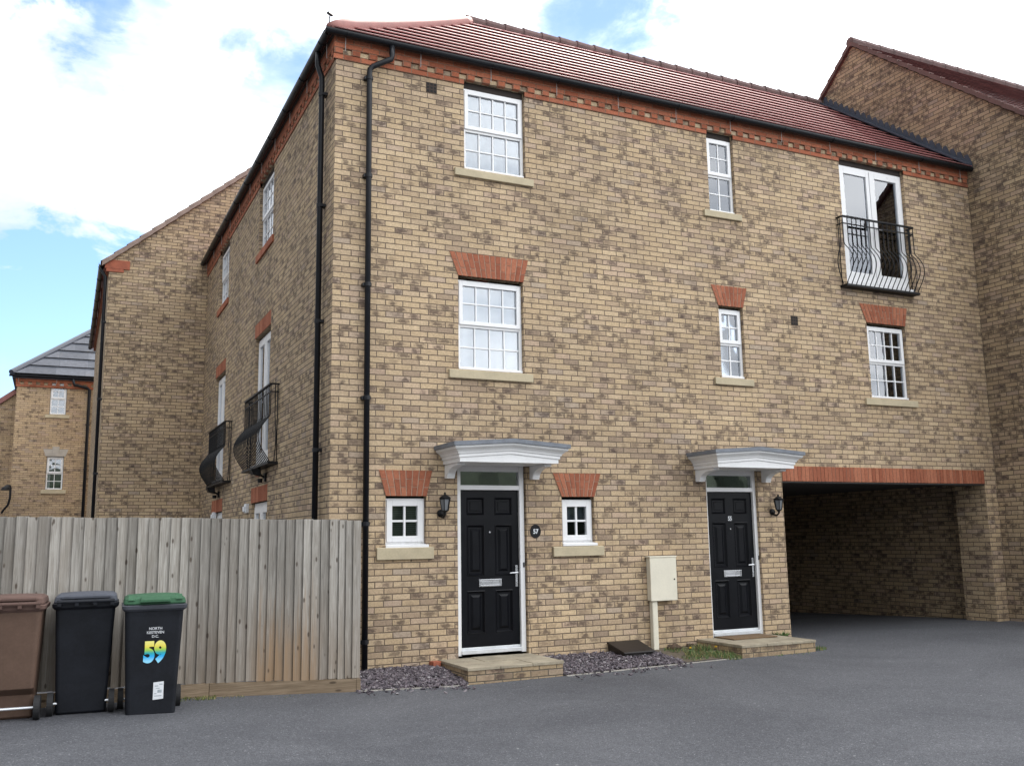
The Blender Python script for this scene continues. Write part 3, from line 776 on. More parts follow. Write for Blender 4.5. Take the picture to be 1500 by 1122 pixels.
# front doors
def door_at(c, number):
    s0, s1, zb, zt = c - .405, c + .405, .165, 2.11
    pan = [(c + a, c + b, z0, z1) for (z0, z1) in ((.345, .87), (1.045, 1.68), (1.80, 2.02)) for (a, b) in ((-.315, -.07), (.07, .315))]
    mb = MB(front); d0 = .085
    holed(mb, s0, s1, zb, zt, [(*p, 0) for p in pan], d=d0)
    for a, b, z0, z1 in pan:
        small = z1 - z0 < .3
        lv = [(0, d0), (.010, d0 - .006), (.034, d0 + .022), (.050, d0 + .022), (.082, d0 + .002)]
        if small: lv = [(0, d0), (.012, d0 - .008), (.026, d0 + .012), (.05, d0 + .012), (.055, d0 + .006)]
        rg = [[(a + i, d, z0 + i), (b - i, d, z0 + i), (b - i, d, z1 - i), (a + i, d, z1 - i)] for i, d in lv]
        mb.rings(rg, 0, cap=False); mb.poly(rg[-1])
    mb.box(s0, s1, d0 + .02, d0 + .05, zb, zt)
    d = mb.build('front_door', M['door_black'], house)
    f = MB(front)
    f.box(c - .472, s0 - .003, .045, .135, .10, 2.425); f.box(s1 + .003, c + .472, .045, .135, .10, 2.425)
    f.box(s0 - .003, s1 + .003, .050, .13, 2.113, 2.172); f.box(s0 - .003, s1 + .003, .050, .13, 2.345, 2.425)
    f.build('door_frame', M['upvc'], d, bevel=.004)
    t = MB(front); t.box(s0 - .003, s1 + .003, .03, .14, .115, .162); t.box(s0, s1, .075, .084, .163, .19); t.build('threshold', M['alu'], d, bevel=.003)
    g = MB(front); g.box(s0, s1, .085, .091, 2.17, 2.347); g.build('fanlight', M['glass'], d)
    room_box(front, s0, s1, 2.17, 2.347, .14, d, M['fan_in'])
    lb = MB(front); rect_frame(lb, c - .155, c + .155, .915, 1.005, .02, .074, .0845); lb.box(c - .134, c + .134, .078, .0845, .936, .984)
    lb.build('letterbox', M['chrome'], d, bevel=.003)
    h = MB(front); hx = c + .365; h.box(hx - .016, hx + .016, .074, .0845, .90, 1.165)
    h.tube([(hx, .075, 1.075), (hx, .035, 1.075), (hx - .02, .03, 1.075), (hx - .115, .032, 1.072)], [.010, .010, .011, .009], 10)
    h.rings([circ(hx, .0735, .965, .009, 'y', 12), circ(hx, .066, .965, .009, 'y', 12)])
    h.build('handle', M['chrome'], d, bevel=.002)
    sp = MB(front); sp.rings([circ(c, .084, 1.585, .013, 'y', 16), circ(c, .076, 1.585, .011, 'y', 16)]); sp.build('spyhole', M['chrome'], d)
    k = MB(front); k.box(c + .445, c + .462, .036, .0445, 1.14, 1.20); k.build('latch_keep', M['black_plastic'], d)
    return d
door57 = door_at(2.085, None)
door55 = door_at(5.87, '55')

def text_mesh(name, s, size, mat, mat4, parent, offset=0.0, extrude=.002, sx=1.0, align='CENTER'):
    cu = bpy.data.curves.new(name, 'FONT'); cu.body = s; cu.size = size; cu.align_x = align; cu.offset = offset; cu.extrude = extrude
    o = bpy.data.objects.new(name, cu); COL.objects.link(o)
    bpy.context.view_layer.update()
    dg = bpy.context.evaluated_depsgraph_get()
    me = bpy.data.meshes.new_from_object(o.evaluated_get(dg)); me.name = name
    bpy.data.objects.remove(o)
    me.transform(Matrix.Diagonal((sx, 1, 1, 1)))
    me.materials.clear(); me.materials.append(mat)
    ob = bpy.data.objects.new(name, me); link(ob, parent); ob.matrix_local = mat4
    return ob
FACE = Matrix.Rotation(R(90), 4, 'X')                     # text standing up, facing -y
text_mesh('door_number', '55', .085, M['chrome'], Matrix.Translation((5.87, .082, 1.705)) @ FACE, door55, .003, .003, .85)

def canopy(c, parent):
    dep = .55; hw = .665; rise = .054
    pf = [(0, 0.0, 0), (0, .048, 1), (.016, .052, 1), (.016, .086, 1), (.030, .090, 1), (.036, .108, 1), (.055, .130, 1), (.085, .148, 1), (.095, .160, 1), (.095, .178, 1)]
    z0 = 2.415
    def st(o, z, g):
        return [(c - hw - o, .0, z0 + z), (c - hw - o, -dep - o, z0 + z), (c, -dep - o, z0 + z + rise * g), (c + hw + o, -dep - o, z0 + z), (c + hw + o, .0, z0 + z)]
    mb = MB(front); P_ = [st(*p) for p in pf]; n = 5
    v = [p for r in P_ for p in r]
    mb.add(v, [(k * n + i, k * n + i + 1, (k + 1) * n + i + 1, (k + 1) * n + i) for k in range(len(pf) - 1) for i in range(n - 1)])
    mb.poly([(c - hw, 0, z0), (c - hw, -dep, z0), (c + hw, -dep, z0), (c + hw, 0, z0)])
    can = mb.build('canopy', M['grp'], parent, recalc=False)
    o = .118; zt = .179; th = .050
    r = MB(front)
    A = [(c - hw - o, .0, z0 + zt), (c - hw - o, -dep - o, z0 + zt), (c, -dep - o, z0 + zt + rise), (c + hw + o, -dep - o, z0 + zt), (c + hw + o, .0, z0 + zt), (c, 0, z0 + zt + rise)]
    B = [(x, y, z + th) for x, y, z in A]
    r.add(A + B, [(0, 1, 2, 5), (5, 2, 3, 4), (11, 8, 7, 6), (10, 9, 8, 11), (0, 6, 7, 1), (1, 7, 8, 2), (2, 8, 9, 3), (3, 9, 10, 4), (4, 10, 11, 5), (5, 11, 6, 0)])
    r.build('canopy_roof', M['grey_felt'], can)
    for x in (c - hw + .02, c + hw - .135):
        b = MB(front); pts = [(0, 2.414), (-.42, 2.414), (-.42, 2.385)]
        for k in range(9):
            a = R(90 * k / 8); pts.append((-.10 - .30 * (1 - math.sin(a)) , 2.385 - .115 * (1 - math.cos(a)) - 0.0))
        pts += [(-.09, 2.262), (-.09, 2.245), (0, 2.245)]
        b.prism([(x, y, z) for y, z in pts], (.10, 0, 0)); b.build('bracket', M['grp'], can, bevel=.004)
    return can
canopy(2.09, house); canopy(5.885, house)

# roof
def house_roof():
    mb = MB(); E = 7.845; rz_, ry = 10.52, 3.30; o = .115
    slope(mb, (-o, -o, E), (11.44, -o, E), (ry, ry, rz_), (11.44, ry, rz_), 12, .040, .06, 0)
    slope(mb, (-o, 11.0, E), (-o, -o, E), (ry, 11.0, rz_), (ry, ry, rz_), 12, .040, .06, 1)
    # rear slopes close the roof
    mb.poly([(ry, ry, rz_), (11.44, ry, rz_), (11.44, 6.8, E), (6.8, 6.8, E)], 0); mb.poly([(ry, ry, rz_), (6.8, 6.8, E), (6.8, 11, E), (ry, 11, rz_)], 1)
    mb.box(-o + .02, 11.44, -o + .02, -.031, 7.805, 7.825, 2); mb.box(-o + .02, -.031, -.0305, 11.0, 7.805, 7.825, 2)
    rf = mb.build('roof', [M['tile'], M['tile_y'], M['soffit']], house, recalc=False)
    h = MB(); n = 14
    def at(t): return Vector((-o + (ry + o) * t, -o + (ry + o) * t, E + (rz_ - E) * (t - .06 * (t - t * t))))
    pth = []; rad = []
    for k in range(n):                                   # bedded hip tiles: fine joints between them
        for q, rr in ((0, .101 if k else .05), (.5, .101 if k else .085)):
            pth.append(tuple(at((k + q) / n) + Vector((0, 0, .012)))); rad.append(rr)
    h.tube(pth, rad, 14)
    h.build('hip_tiles', M['hip'], rf, smooth=True)
    r = MB(); n = 22
    for k in range(n):
        a = ry - .1 + (11.44 - ry) * k / n; b = ry - .1 + (11.44 - ry) * (k + 1) / n
        r.tube([(a, ry, rz_ + .005), (b + .02, ry, rz_ - .004)], [.105, .095], 14)
        r.tube([(a - .012, ry, rz_ + .003), (a + .012, ry, rz_ + .003)], .113, 14)
    r.build('ridge_tiles', M['dark_ridge'], rf, smooth=False)
    f = MB(); f.tube([(-.12, -.12, 7.88), (-.125, -.125, 7.95), (-.11, -.11, 8.02)], .008, 6); f.tube([(-.145, -.145, 8.02), (-.08, -.08, 8.04)], .02, 8); f.build('hip_iron', M['black_metal'], rf)
    # stepped lead flashing against the neighbour
    fl = MB(); pts_lo = []; pts_hi = []; n = 24
    top = []
    for k in range(n):
        t0, t1 = k / n, (k + 1) / n
        y0, y1 = -.15 + 3.38 * t0, -.15 + 3.38 * t1
        zl0 = E - .02 + (rz_ - E) * ((y0 + o) / (ry + o)); zl1 = E - .02 + (rz_ - E) * ((y1 + o) / (ry + o))
        fl.prism([(11.425, y0, zl0), (11.425, y1, zl1), (11.425, y1, zl1 + .20), (11.425, y0 + (y1 - y0) * .5, zl1 + .20), (11.425, y0, zl0 + .12)], (.012, 0, 0))
    fl.prism([(11.437, -.13, 7.875), (11.437, 3.3, 10.55), (11.29, 3.3, 10.56), (11.29, -.13, 7.885)], (0, 0, .03))
    fl.build('lead_flashing', M['lead'], rf)
house_roof()

M['bracket'] = plain('galvanised_bracket', (.34, .30, .285), .6)
def gutter_run(p0, p1, outv, name, parent, brackets=0, z=7.735, r=.052):
    """half round gutter between two points with drop brackets"""
    p0, p1, outv = Vector(p0), Vector(p1), Vector(outv); mb = MB(); prof = []
    for k in range(13):
        a = R(180 + 180 * k / 12); prof.append((math.cos(a) * r, math.sin(a) * r))
    prof += [(r, .006), (r - .006, .006)] + [(math.cos(R(360 - 180 * k / 12)) * (r - .006), math.sin(R(360 - 180 * k / 12)) * (r - .006)) for k in range(13)] + [(-r + .006, .006), (-r, .006)]
    rg = [[tuple(p + outv * a + Vector((0, 0, b))) for a, b in prof] for p in (p0, p1)]
    mb.rings(rg)
    g = mb.build(name, M['black_plastic'], parent, smooth=False)
    L = (p1 - p0).length; d = (p1 - p0).normalized()
    n = max(2, int(L / .95))
    for k in range(n):
        bk = MB(); q = p0 + d * (.28 + (L - .5) * k / max(1, n - 1)) - outv * .070
        bk.tube([tuple(q + outv * .012 + Vector((0, 0, -.02))), tuple(q + outv * .008 + Vector((0, 0, -.215)))], .005, 6)
        s = p0 + d * (.28 + (L - .5) * k / max(1, n - 1))
        m0 = len(bk.f); bk.tube([tuple(s + outv * (math.cos(R(190 + 16 * j)) * (r + .004)) + Vector((0, 0, math.sin(R(190 + 16 * j)) * (r + .004)))) for j in range(11)], .006, 6, 1)
        bk.build('gutter_bracket', [M['bracket'], M['black_plastic']], g)
    return g
gutter_run((-.175, -.125, 7.815), (11.42, -.125, 7.815), (0, -1, 0), 'gutter', house)
gutter_run((-.125, -.075, 7.815), (-.125, 11.0, 7.815), (-1, 0, 0), 'gutter', house)

def downpipe(path, parent, clips, face, r=.036):
    mb = MB(); mb.tube(path, r, 14)
    for p in path[1:-1]:
        pass
    d = mb.build('downpipe', M['black_plastic'], parent, smooth=True)
    for z in clips:
        c = MB()
        x, y = path[-1][0], path[-1][1]
        c.rings([circ(x, y, z - .025, r + .007, 'z', 14), circ(x, y, z + .025, r + .007, 'z', 14)])
        fx, fy = face
        c.box(min(x - .05 * abs(fy), x + fx * .0) - (.012 if fx == 0 else 0), max(x + .05 * abs(fy), x + fx * .07), min(y - .05 * abs(fx), y), max(y + .05 * abs(fx), y + fy * .07), z - .018, z + .018)
        c.build('pipe_clip', M['black_plastic'], d)
    return d
downpipe([(.70, -.125, 7.77), (.70, -.125, 7.64), (.69, -.122, 7.59), (.46, -.085, 7.46), (.425, -.07, 7.42), (.42, -.068, 7.35), (.42, -.068, .05)], house, [7.3, 6.0, 4.6, 3.2, 1.7, .35], (0, 1))
downpipe([(-.125, .42, 7.77), (-.125, .42, 7.64), (-.122, .42, 7.59), (-.085, .42, 7.48), (-.07, .42, 7.44), (-.068, .42, 7.38), (-.068, .42, .05)], house, [7.2, 5.7, 4.2, 2.6, 1.2], (1, 0))

def airbrick(x, z, w, h):
    mb = MB(front)
    mb.box(x - w / 2, x + w / 2, -.006, .02, z - h / 2, z + h / 2, 0)
    for i in range(3):
        for j in range(3):
            a = x - w / 2 + w * (i + .5) / 3; b = z - h / 2 + h * (j + .5) / 3
            mb.box(a - w * .11, a + w * .11, -.008, -.0065, b - h * .1, b + h * .1, 1)
    mb.build('airbrick', [M['terracotta'], M['dark']], house, bevel=.002)
airbrick(1.285, 7.372, .15, .14); airbrick(7.24, 4.74, .135, .14)

# ------------------------------------------------------------------ neighbours
def simple_ridge(a, b, r, mat, parent, name='ridge_tiles', n=20):
    mb = MB(); a, b = Vector(a), Vector(b)
    for k in range(n):
        p, q = a + (b - a) * (k / n), a + (b - a) * ((k + 1.04) / n); mb.tube([tuple(p), tuple(q + Vector((0, 0, -.006)))], [r, r * .94], 10)
    return mb.build(name, mat, parent, smooth=False)

right = thing('gable_house', 'taller buff brick house at right with a plain windowless gable wall beside the archway', 'house', (0, 0, 0))
def right_house():
    sl = .858; yr, zr = 2.35, 11.42; ya, yb = -2.05, 6.75; ze = zr - sl * (yr - ya); zb_ = zr - sl * (yb - yr); x0, x1 = 11.44, 19.0
    mb = MB()
    mb.poly([(x0, ya, -.5), (x0, yb, -.5), (x0, yb, zb_), (x0, yr, zr), (x0, ya, ze)]); mb.poly([(x1, ya, -.5), (x1, yb, -.5), (x1, yb, zb_), (x1, yr, zr), (x1, ya, ze)])
    mb.quad((x0, ya, -.5), (x1, ya, -.5), (x1, ya, ze), (x0, ya, ze)); mb.quad((x0, yb, -.5), (x1, yb, -.5), (x1, yb, zb_), (x0, yb, zb_))
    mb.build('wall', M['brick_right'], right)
    r = MB(); k = .05
    slope(r, (x0 - .04, ya - .18, ze - .18 * sl + k), (x1 + .04, ya - .18, ze - .18 * sl + k), (x0 - .04, yr, zr + k), (x1 + .04, yr, zr + k), 20, .028)
    slope(r, (x1 + .04, yb + .18, zb_ - .18 * sl + k), (x0 - .04, yb + .18, zb_ - .18 * sl + k), (x1 + .04, yr, zr + k), (x0 - .04, yr, zr + k), 20, .028)
    rf = r.build('roof', M['tile_dark'], right, recalc=False)
    v = MB(); n = 20
    for ys, ze in ((ya - .18, ze), (yb + .18, zb_)):
        for i in range(n):
            t0, t1 = i / n, (i + 1) / n
            y0, y1 = ys + (yr - ys) * t0, ys + (yr - ys) * t1; z0 = ze - .18 * sl + (zr - ze + .18 * sl) * t0; z1 = ze - .18 * sl + (zr - ze + .18 * sl) * t1
            v.hexa([(x0 - .065, y0, z0 + .0), (x0 + .06, y0, z0 + .0), (x0 + .06, y1, z1 - .02), (x0 - .065, y1, z1 - .02)], [(x0 - .065, y0, z0 + .10), (x0 + .06, y0, z0 + .10), (x0 + .06, y1, z1 + .07), (x0 - .065, y1, z1 + .07)])
    v.build('verge_tiles', M['hip_dark'], rf)
    simple_ridge((x0 - .06, yr, zr + .06), (x1 + .06, yr, zr + .06), .105, M['dark_ridge'], rf)
M['hip_dark'] = plain('maroon_verge', (.125, .066, .056), .75, var=.25, scale=8)
right_house()

left = thing('gable_house', 'buff brick house behind the corner house with red corbel block at its eaves', 'house')
def left_house():
    sl = .847; xe, ze = -2.09, 7.68; xr = 3.1; zr = ze + sl * (xr - xe); y0, y1 = 11.0, 21.0; xf = xe + .10
    mb = MB()
    mb.poly([(xe, y0, -.5), (8.3, y0, -.5), (8.3, y0, ze), (xr, y0, zr), (xe, y0, ze)]); mb.poly([(xf, y1, -.5), (8.3, y1, -.5), (8.3, y1, ze), (xr, y1, zr), (xf, y1, ze)])
    mb.quad((xe, y0, -.5), (xf, y1, -.5), (xf, y1, ze), (xe, y0, ze)); mb.quad((8.3, y0, -.5), (8.3, y1, -.5), (8.3, y1, ze), (8.3, y0, ze))
    mb.build('wall', M['brick_gable'], left)
    r = MB(); k = .06
    slope(r, (xf - .15, y1 + .1, ze - .15 * sl + k), (xe - .15, y0 - .06, ze - .15 * sl + k), (xr, y1 + .1, zr + k), (xr, y0 - .06, zr + k), 21, .03)
    r.quad((xr, y0 - .06, zr + k), (xr, y1, zr + k), (8.4, y1, ze + k), (8.4, y0 - .06, ze + k))
    rf = r.build('roof', M['tile_y'], left, recalc=False)
    v = MB(); n = 21
    for i in range(n):
        t0, t1 = i / n, (i + 1) / n; a, b = xe - .15 + (xr - xe + .15) * t0, xe - .15 + (xr - xe + .15) * t1
        za, zb = ze - .15 * sl + (zr - ze + .15 * sl) * t0, ze - .15 * sl + (zr - ze + .15 * sl) * t1
        v.hexa([(a, y0 - .075, za - .03), (b, y0 - .075, zb - .045), (b, y0 + .05, zb - .045), (a, y0 + .05, za - .03)], [(a, y0 - .075, za + .095), (b, y0 - .075, zb + .07), (b, y0 + .05, zb + .07), (a, y0 + .05, za + .095)])
    v.build('verge_tiles', M['verge_grey'], rf)
    c = MB(); c.box(xe - .09, xe + .42, y0 - .025, y0 + .3, ze - .19, ze + .01); c.box(xe - .06, xe + .30, y0 - .022, y0 + .28, ze - .262, ze - .1905)
    c.build('corbel', M['terrablock'], left, bevel=.005)
    d = MB(); d.hexa([(xe - .06, y0 + .3, ze - .19), (xe + .1, y0 + .3, ze - .19), (xf + .1, y1, ze - .19), (xf - .06, y1, ze - .19)], [(xe - .06, y0 + .3, ze - .02), (xe + .1, y0 + .3, ze - .02), (xf + .1, y1, ze - .02), (xf - .06, y1, ze - .02)]); d.build('cornice', M['red'], left)
    gutter_run((xe - .16, y0 - .03, ze - .10), (xf - .16, y1, ze - .10), (-1, 0, 0), 'gutter', left)
    downpipe([(xe - .15, y0 + .10, ze - .14), (xe - .15, y0 + .10, ze - .22), (xe - .06, y0 + .10, ze - .36), (xe - .06, y0 + .10, .05)], left, [6.3, 4.6, 3.0], (1, 0))
M['verge_grey'] = plain('mortared_verge', (.27, .20, .165), .85, var=.25, scale=8)
left_house()

far = thing('slate_roofed_house', 'distant three storey brick house with grey hipped roof seen past the left gable', 'house')
def far_house():
    x0, x1, ze = -4.22, 4.0, 6.98; holes = [(-3.21, -2.71, 5.82, 6.90), (-3.20, -2.68, 3.32, 4.42)]
    mb = MB(farw); holed(mb, x0, x1, -.5, ze, holes, .1)
    mb.quad((x0, 0, -.5), (x0, 9, -.5), (x0, 9, ze), (x0, 0, ze)); mb.quad((x1, 0, -.5), (x1, 9, -.5), (x1, 9, ze), (x1, 0, ze)); mb.quad((x0, 9, -.5), (x1, 9, -.5), (x1, 9, ze), (x0, 9, ze))
    mb.build('wall', M['brick_far'], far, recalc=False)
    r = MB(); o = .18; E = ze + .13; ry, rz_ = 4.5, ze + 3.55
    slope(r, (x0 - o, FY - o, E), (x1 + o, FY - o, E), (x0 + 3.6, FY + ry, rz_), (x1 - 3.6, FY + ry, rz_), 9, .045)
    r.poly([(x0 - o, FY - o, E), (x0 - o, FY + 9 + o, E), (x0 + 3.6, FY + ry, rz_)]); r.poly([(x1 + o, FY - o, E), (x1 + o, FY + 9 + o, E), (x1 - 3.6, FY + ry, rz_)])
    r.poly([(x0 - o, FY + 9 + o, E), (x1 + o, FY + 9 + o, E), (x1 - 3.6, FY + ry, rz_), (x0 + 3.6, FY + ry, rz_)])
    r.box(x0 - o + .03, x1 + o - .03, FY - o + .03, FY + 9, ze, ze + .02)
    rf = r.build('roof', M['tile_grey'], far, recalc=False)
    h = MB(); h.tube([(x0 - o, FY - o, E + .03), (x0 + 3.6, FY + ry, rz_ + .03)], .10, 8); h.build('hip_tiles', M['lead'], rf)
    c = MB(farw); c.box(x0 - .03, x1, -.03, .02, ze - .27, ze - .19, 0); c.box(x0 - .05, x1, -.05, .02, ze - .09, ze + .01, 0)
    n = int((x1 - x0) / .24)
    for i in range(n): c.box(x0 - .04 + i * .24, x0 - .04 + i * .24 + .12, -.045, .02, ze - .189, ze - .091, 0)
    c.build('dentil_cornice', M['red'], far)
    gutter_run((x0 - .24, FY - .19, E - .05), (x1, FY - .19, E - .05), (0, -1, 0), 'gutter', far)
    sash_window(farw, -3.20, -2.72, 5.83, 6.89, 2, far, sill=(-3.33, -2.59, 5.70, 5.82))
    sash_window(farw, -3.19, -2.69, 3.33, 4.41, 2, far, cover=[('curtain', 0, .25, 0, 1, M['curtain'], 0)], sill=(-3.32, -2.57, 3.19, 3.32))
    l = MB(farw); l.prism([(-3.24, -.02, 4.42), (-2.64, -.02, 4.42), (-2.56, -.02, 4.66), (-3.32, -.02, 4.66)], (0, .06, 0)); l.prism([(-3.02, -.04, 4.42), (-2.86, -.04, 4.42), (-2.83, -.04, 4.74), (-3.05, -.04, 4.74)], (0, .019, 0))
    l.build('lintel', M['stone_pale'], far, bevel=.004)
    downpipe([(-2.55, FY - .19, E - .1), (-2.5, FY - .17, E - .28), (-2.1, FY - .09, E - .36), (-2.02, FY - .07, E - .42), (-2.02, FY - .07, .1)], far, [5.5, 4.0], (0, 1), r=.05)
far_house()

farb = thing('terrace_house', 'low distant brick house with sloping red verge at the left edge of the view', 'house')
def far_left():
    Y = 27.0; mb = MB()
    pts = [(-9.5, Y, -.5), (-4.0, Y, -.5), (-4.0, Y, 7.15), (-9.5, Y, 2.7)]
    mb.prism(pts, (0, 6, 0)); mb.build('wall', M['brick_far'], farb)
    v = MB(); v.prism([(-9.6, Y - .08, 2.65), (-4.0, Y - .08, 7.15), (-4.0, Y - .08, 7.36), (-9.6, Y - .08, 2.86)], (0, 6.2, 0)); v.build('roof', M['hip'], farb)
far_left()
lamp_far = thing('wall_lamp', 'black swan neck lamp on the distant brick wall at the left edge', 'lamp', (-4.36, 23.7, 2.6))
def far_lamp():
    p = MB(); p.tube([(-.05, .15, -.05), (.0, .12, .05), (.12, .05, .2), (.17, 0, .42), (.17, 0, .75), (.14, 0, .84)], .035, 8); p.build('arm', M['black_metal'], lamp_far)
    s = MB(); s.rings([circ(.02, 0, .68, .14, 'z', 14), circ(.04, 0, .76, .12, 'z', 14), circ(.09, 0, .85, .05, 'z', 14)]); s.build('shade', M['black_metal'], lamp_far)
far_lamp()

# ------------------------------------------------------------------ fixtures on the corner house
def lantern(x, label, face=1):
    t = thing('wall_lantern', label, 'lantern', (x, 0, 1.75), 0, 'coach lanterns beside the front doors')
    b = MB(); b.rings([circ(0, -.001, .07, .048, 'y', 16), circ(0, -.018, .07, .044, 'y', 16)])
    b.tube([(0, -.015, .06), (0, -.05, .025), (0, -.10, .02), (0, -.145, .05), (0, -.15, .09)], [.016, .016, .014, .013, .02], 10); b.build('bracket', M['black_metal'], t, smooth=True)
    cy = -.15
    g = MB(); g.rings([circ(0, cy, .10, .040, 'z', 6), circ(0, cy, .235, .064, 'z', 6)]); g.build('glass', M['lampglass'], t)
    f = MB()
    for k in range(6):
        a = 2 * math.pi * k / 6; c, s = math.cos(a), math.sin(a); f.tube([(c * .042, cy + s * .042, .095), (c * .067, cy + s * .067, .24)], .0055, 6)
    f.rings([circ(0, cy, .082, .03, 'z', 6), circ(0, cy, .102, .046, 'z', 6)]); f.rings([circ(0, cy, .234, .072, 'z', 6), circ(0, cy, .246, .074, 'z', 6)]); f.build('frame', M['black_metal'], t)
    r = MB(); r.rings([circ(0, cy, .246, .078, 'z', 12), circ(0, cy, .268, .055, 'z', 12), circ(0, cy, .288, .026, 'z', 12), circ(0, cy, .297, .012, 'z', 12), circ(0, cy, .308, .016, 'z', 12), circ(0, cy, .325, .003, 'z', 12)]); r.build('roof', M['black_metal'], t, smooth=True)
lantern(1.39, 'black coach lantern on the wall between the left small window and its black door')
lantern(6.58, 'black coach lantern on the brick pier between the right black door and the archway')

def floodlight(y, z, label):
    t = thing('floodlight', label, 'light', (0, y, z), 0, 'floodlights on the side wall')
    a = MB(); a.box(-.03, 0, -.05, .05, -.08, .04); a.tube([(-.02, 0, -.02), (-.10, 0, .02)], .016, 8); a.rings([circ(-.09, 0, -.10, .035, 'z', 10), circ(-.09, 0, -.04, .04, 'z', 10)]); a.build('mount', M['black_metal'], t)
    h = MB(); h.hexa([(-.21, -.10, .02), (-.09, -.10, -.01), (-.09, .10, -.01), (-.21, .10, .02)], [(-.25, -.11, .10), (-.10, -.09, .12), (-.10, .09, .12), (-.25, .11, .10)]); h.build('head', M['black_metal'], t, bevel=.008)
    g = MB(); g.quad((-.212, -.09, .012), (-.10, -.09, -.016), (-.10, .09, -.016), (-.212, .09, .012)); g.build('lens', M['lampglass'], t)
floodlight(3.75, 2.50, 'black floodlight under the nearer iron balcony on the side wall')
floodlight(8.3, 2.46, 'black floodlight under the farther iron balcony on the side wall')

pl = thing('house_number_plaque', 'small dark oval number plaque on the brick right of the left door', 'plaque', (2.69, -.002, 1.588))
def plaque():
    m = MB(); m.rings([[(x * .92, y, z * 1.05) for x, y, z in circ(0, .0, 0, .083, 'y', 28)], [(x * .92, y, z * 1.05) for x, y, z in circ(0, -.014, 0, .080, 'y', 28)], [(x * .92, y, z * 1.05) for x, y, z in circ(0, -.014, 0, .066, 'y', 28)], [(x * .92, y, z * 1.05) for x, y, z in circ(0, -.009, 0, .063, 'y', 28)]]); m.build('plate', M['black_metal'], pl)
    text_mesh('number', '57', .082, M['white_print'], Matrix.Translation((0, -.0095, -.029)) @ FACE, pl, .002, .002, .9)
plaque()

gas = thing('meter_box', 'cream meter cabinet on a pale post against the brick wall', 'meter box', (4.36, 0, -.06))
def gasbox():
    b = MB(); b.box(.0, .40, -.085, .0, .71, 1.28); b.build('cabinet', M['cream'], gas, bevel=.008)
    d = MB(); d.box(-.012, .412, -.112, -.0855, .705, 1.275); d.box(-.02, .42, -.118, .0, 1.2755, 1.295); d.build('door', M['cream'], gas, bevel=.006)
    l = MB(); l.rings([circ(.37, -.1125, .985, .011, 'y', 12), circ(.37, -.118, .985, .010, 'y', 12)]); l.build('lock', M['black_plastic'], gas)
    p = MB(); p.box(.02, .105, -.085, -.005, -.05, .7045); p.build('post', M['cream'], gas, bevel=.012)
gasbox()

cov = thing('meter_cover', 'low dark sloping ground box against the wall left of the cream cabinet post', 'ground box', (3.72, 0, -.08))
def cover():
    b = MB(); b.hexa([(.0, -.39, -.03), (.44, -.39, -.03), (.46, 0, -.03), (.0, 0, -.03)], [(.0, -.39, .115), (.44, -.39, .115), (.46, 0, .205), (.0, 0, .205)]); b.build('body', M['brown_cover'], cov, bevel=.008)
    l = MB(); l.hexa([(-.015, -.42, .112), (.455, -.42, .112), (.475, 0, .207), (-.015, 0, .207)], [(-.015, -.42, .135), (.455, -.42, .135), (.475, 0, .232), (-.015, 0, .232)]); l.build('lid', M['brown_cover'], cov, bevel=.008)
cover()

# doorsteps
def doorstep(name, x0, x1, depth, top, label):
    t = thing(name, label, 'doorstep', (0, 0, 0), 0, 'brick doorsteps')
    b = MB(); b.box(x0, x1, -depth, -.001, -.35, top - .035); b.build('brick_base', M['brick_step'], t)
    s = MB(); n = 3; m = 2
    for i in range(n):
        for j in range(m):
            a = x0 - .012 + (x1 - x0 + .024) * i / n; c = x0 - .012 + (x1 - x0 + .024) * (i + 1) / n
            e = -depth - .015 + (depth + .013) * j / m; f = -depth - .015 + (depth + .013) * (j + 1) / m
            s.box(a + .003, c - .003, e + .003, f - .003, top - .0345, top + random.uniform(-.003, .003))
    s.box(x0 + .01, x1 - .01, -depth + .01, -.004, top - .034, top - .008)
    s.build('slab', M['paving'], t, bevel=.004)
    return t
doorstep('doorstep', 1.37, 2.57, .88, .085, 'paved brick doorstep before the left black door, with slate chippings on both sides')
doorstep('doorstep', 5.14, 6.36, .95, .105, 'paved brick doorstep before the right black door, carrying a brown doormat')
mt = MB(); mt.box(5.42, 6.17, -.44, -.05, .109, .124); tag(mt.build('doormat', M['mat'], None, bevel=.004), 'flat brown doormat on the step of the right black door', 'doormat')
rb = MB(); rb.box(-.055, .055, -.05, .05, 0, .075); rbo = rb.build('brick_piece', M['terrablock'], None, bevel=.006); rbo.location = (1.29, -.06, .005); rbo.rotation_euler = (0, 0, .2)
tag(rbo, 'small bright red half brick against the left side of the left doorstep', 'brick')

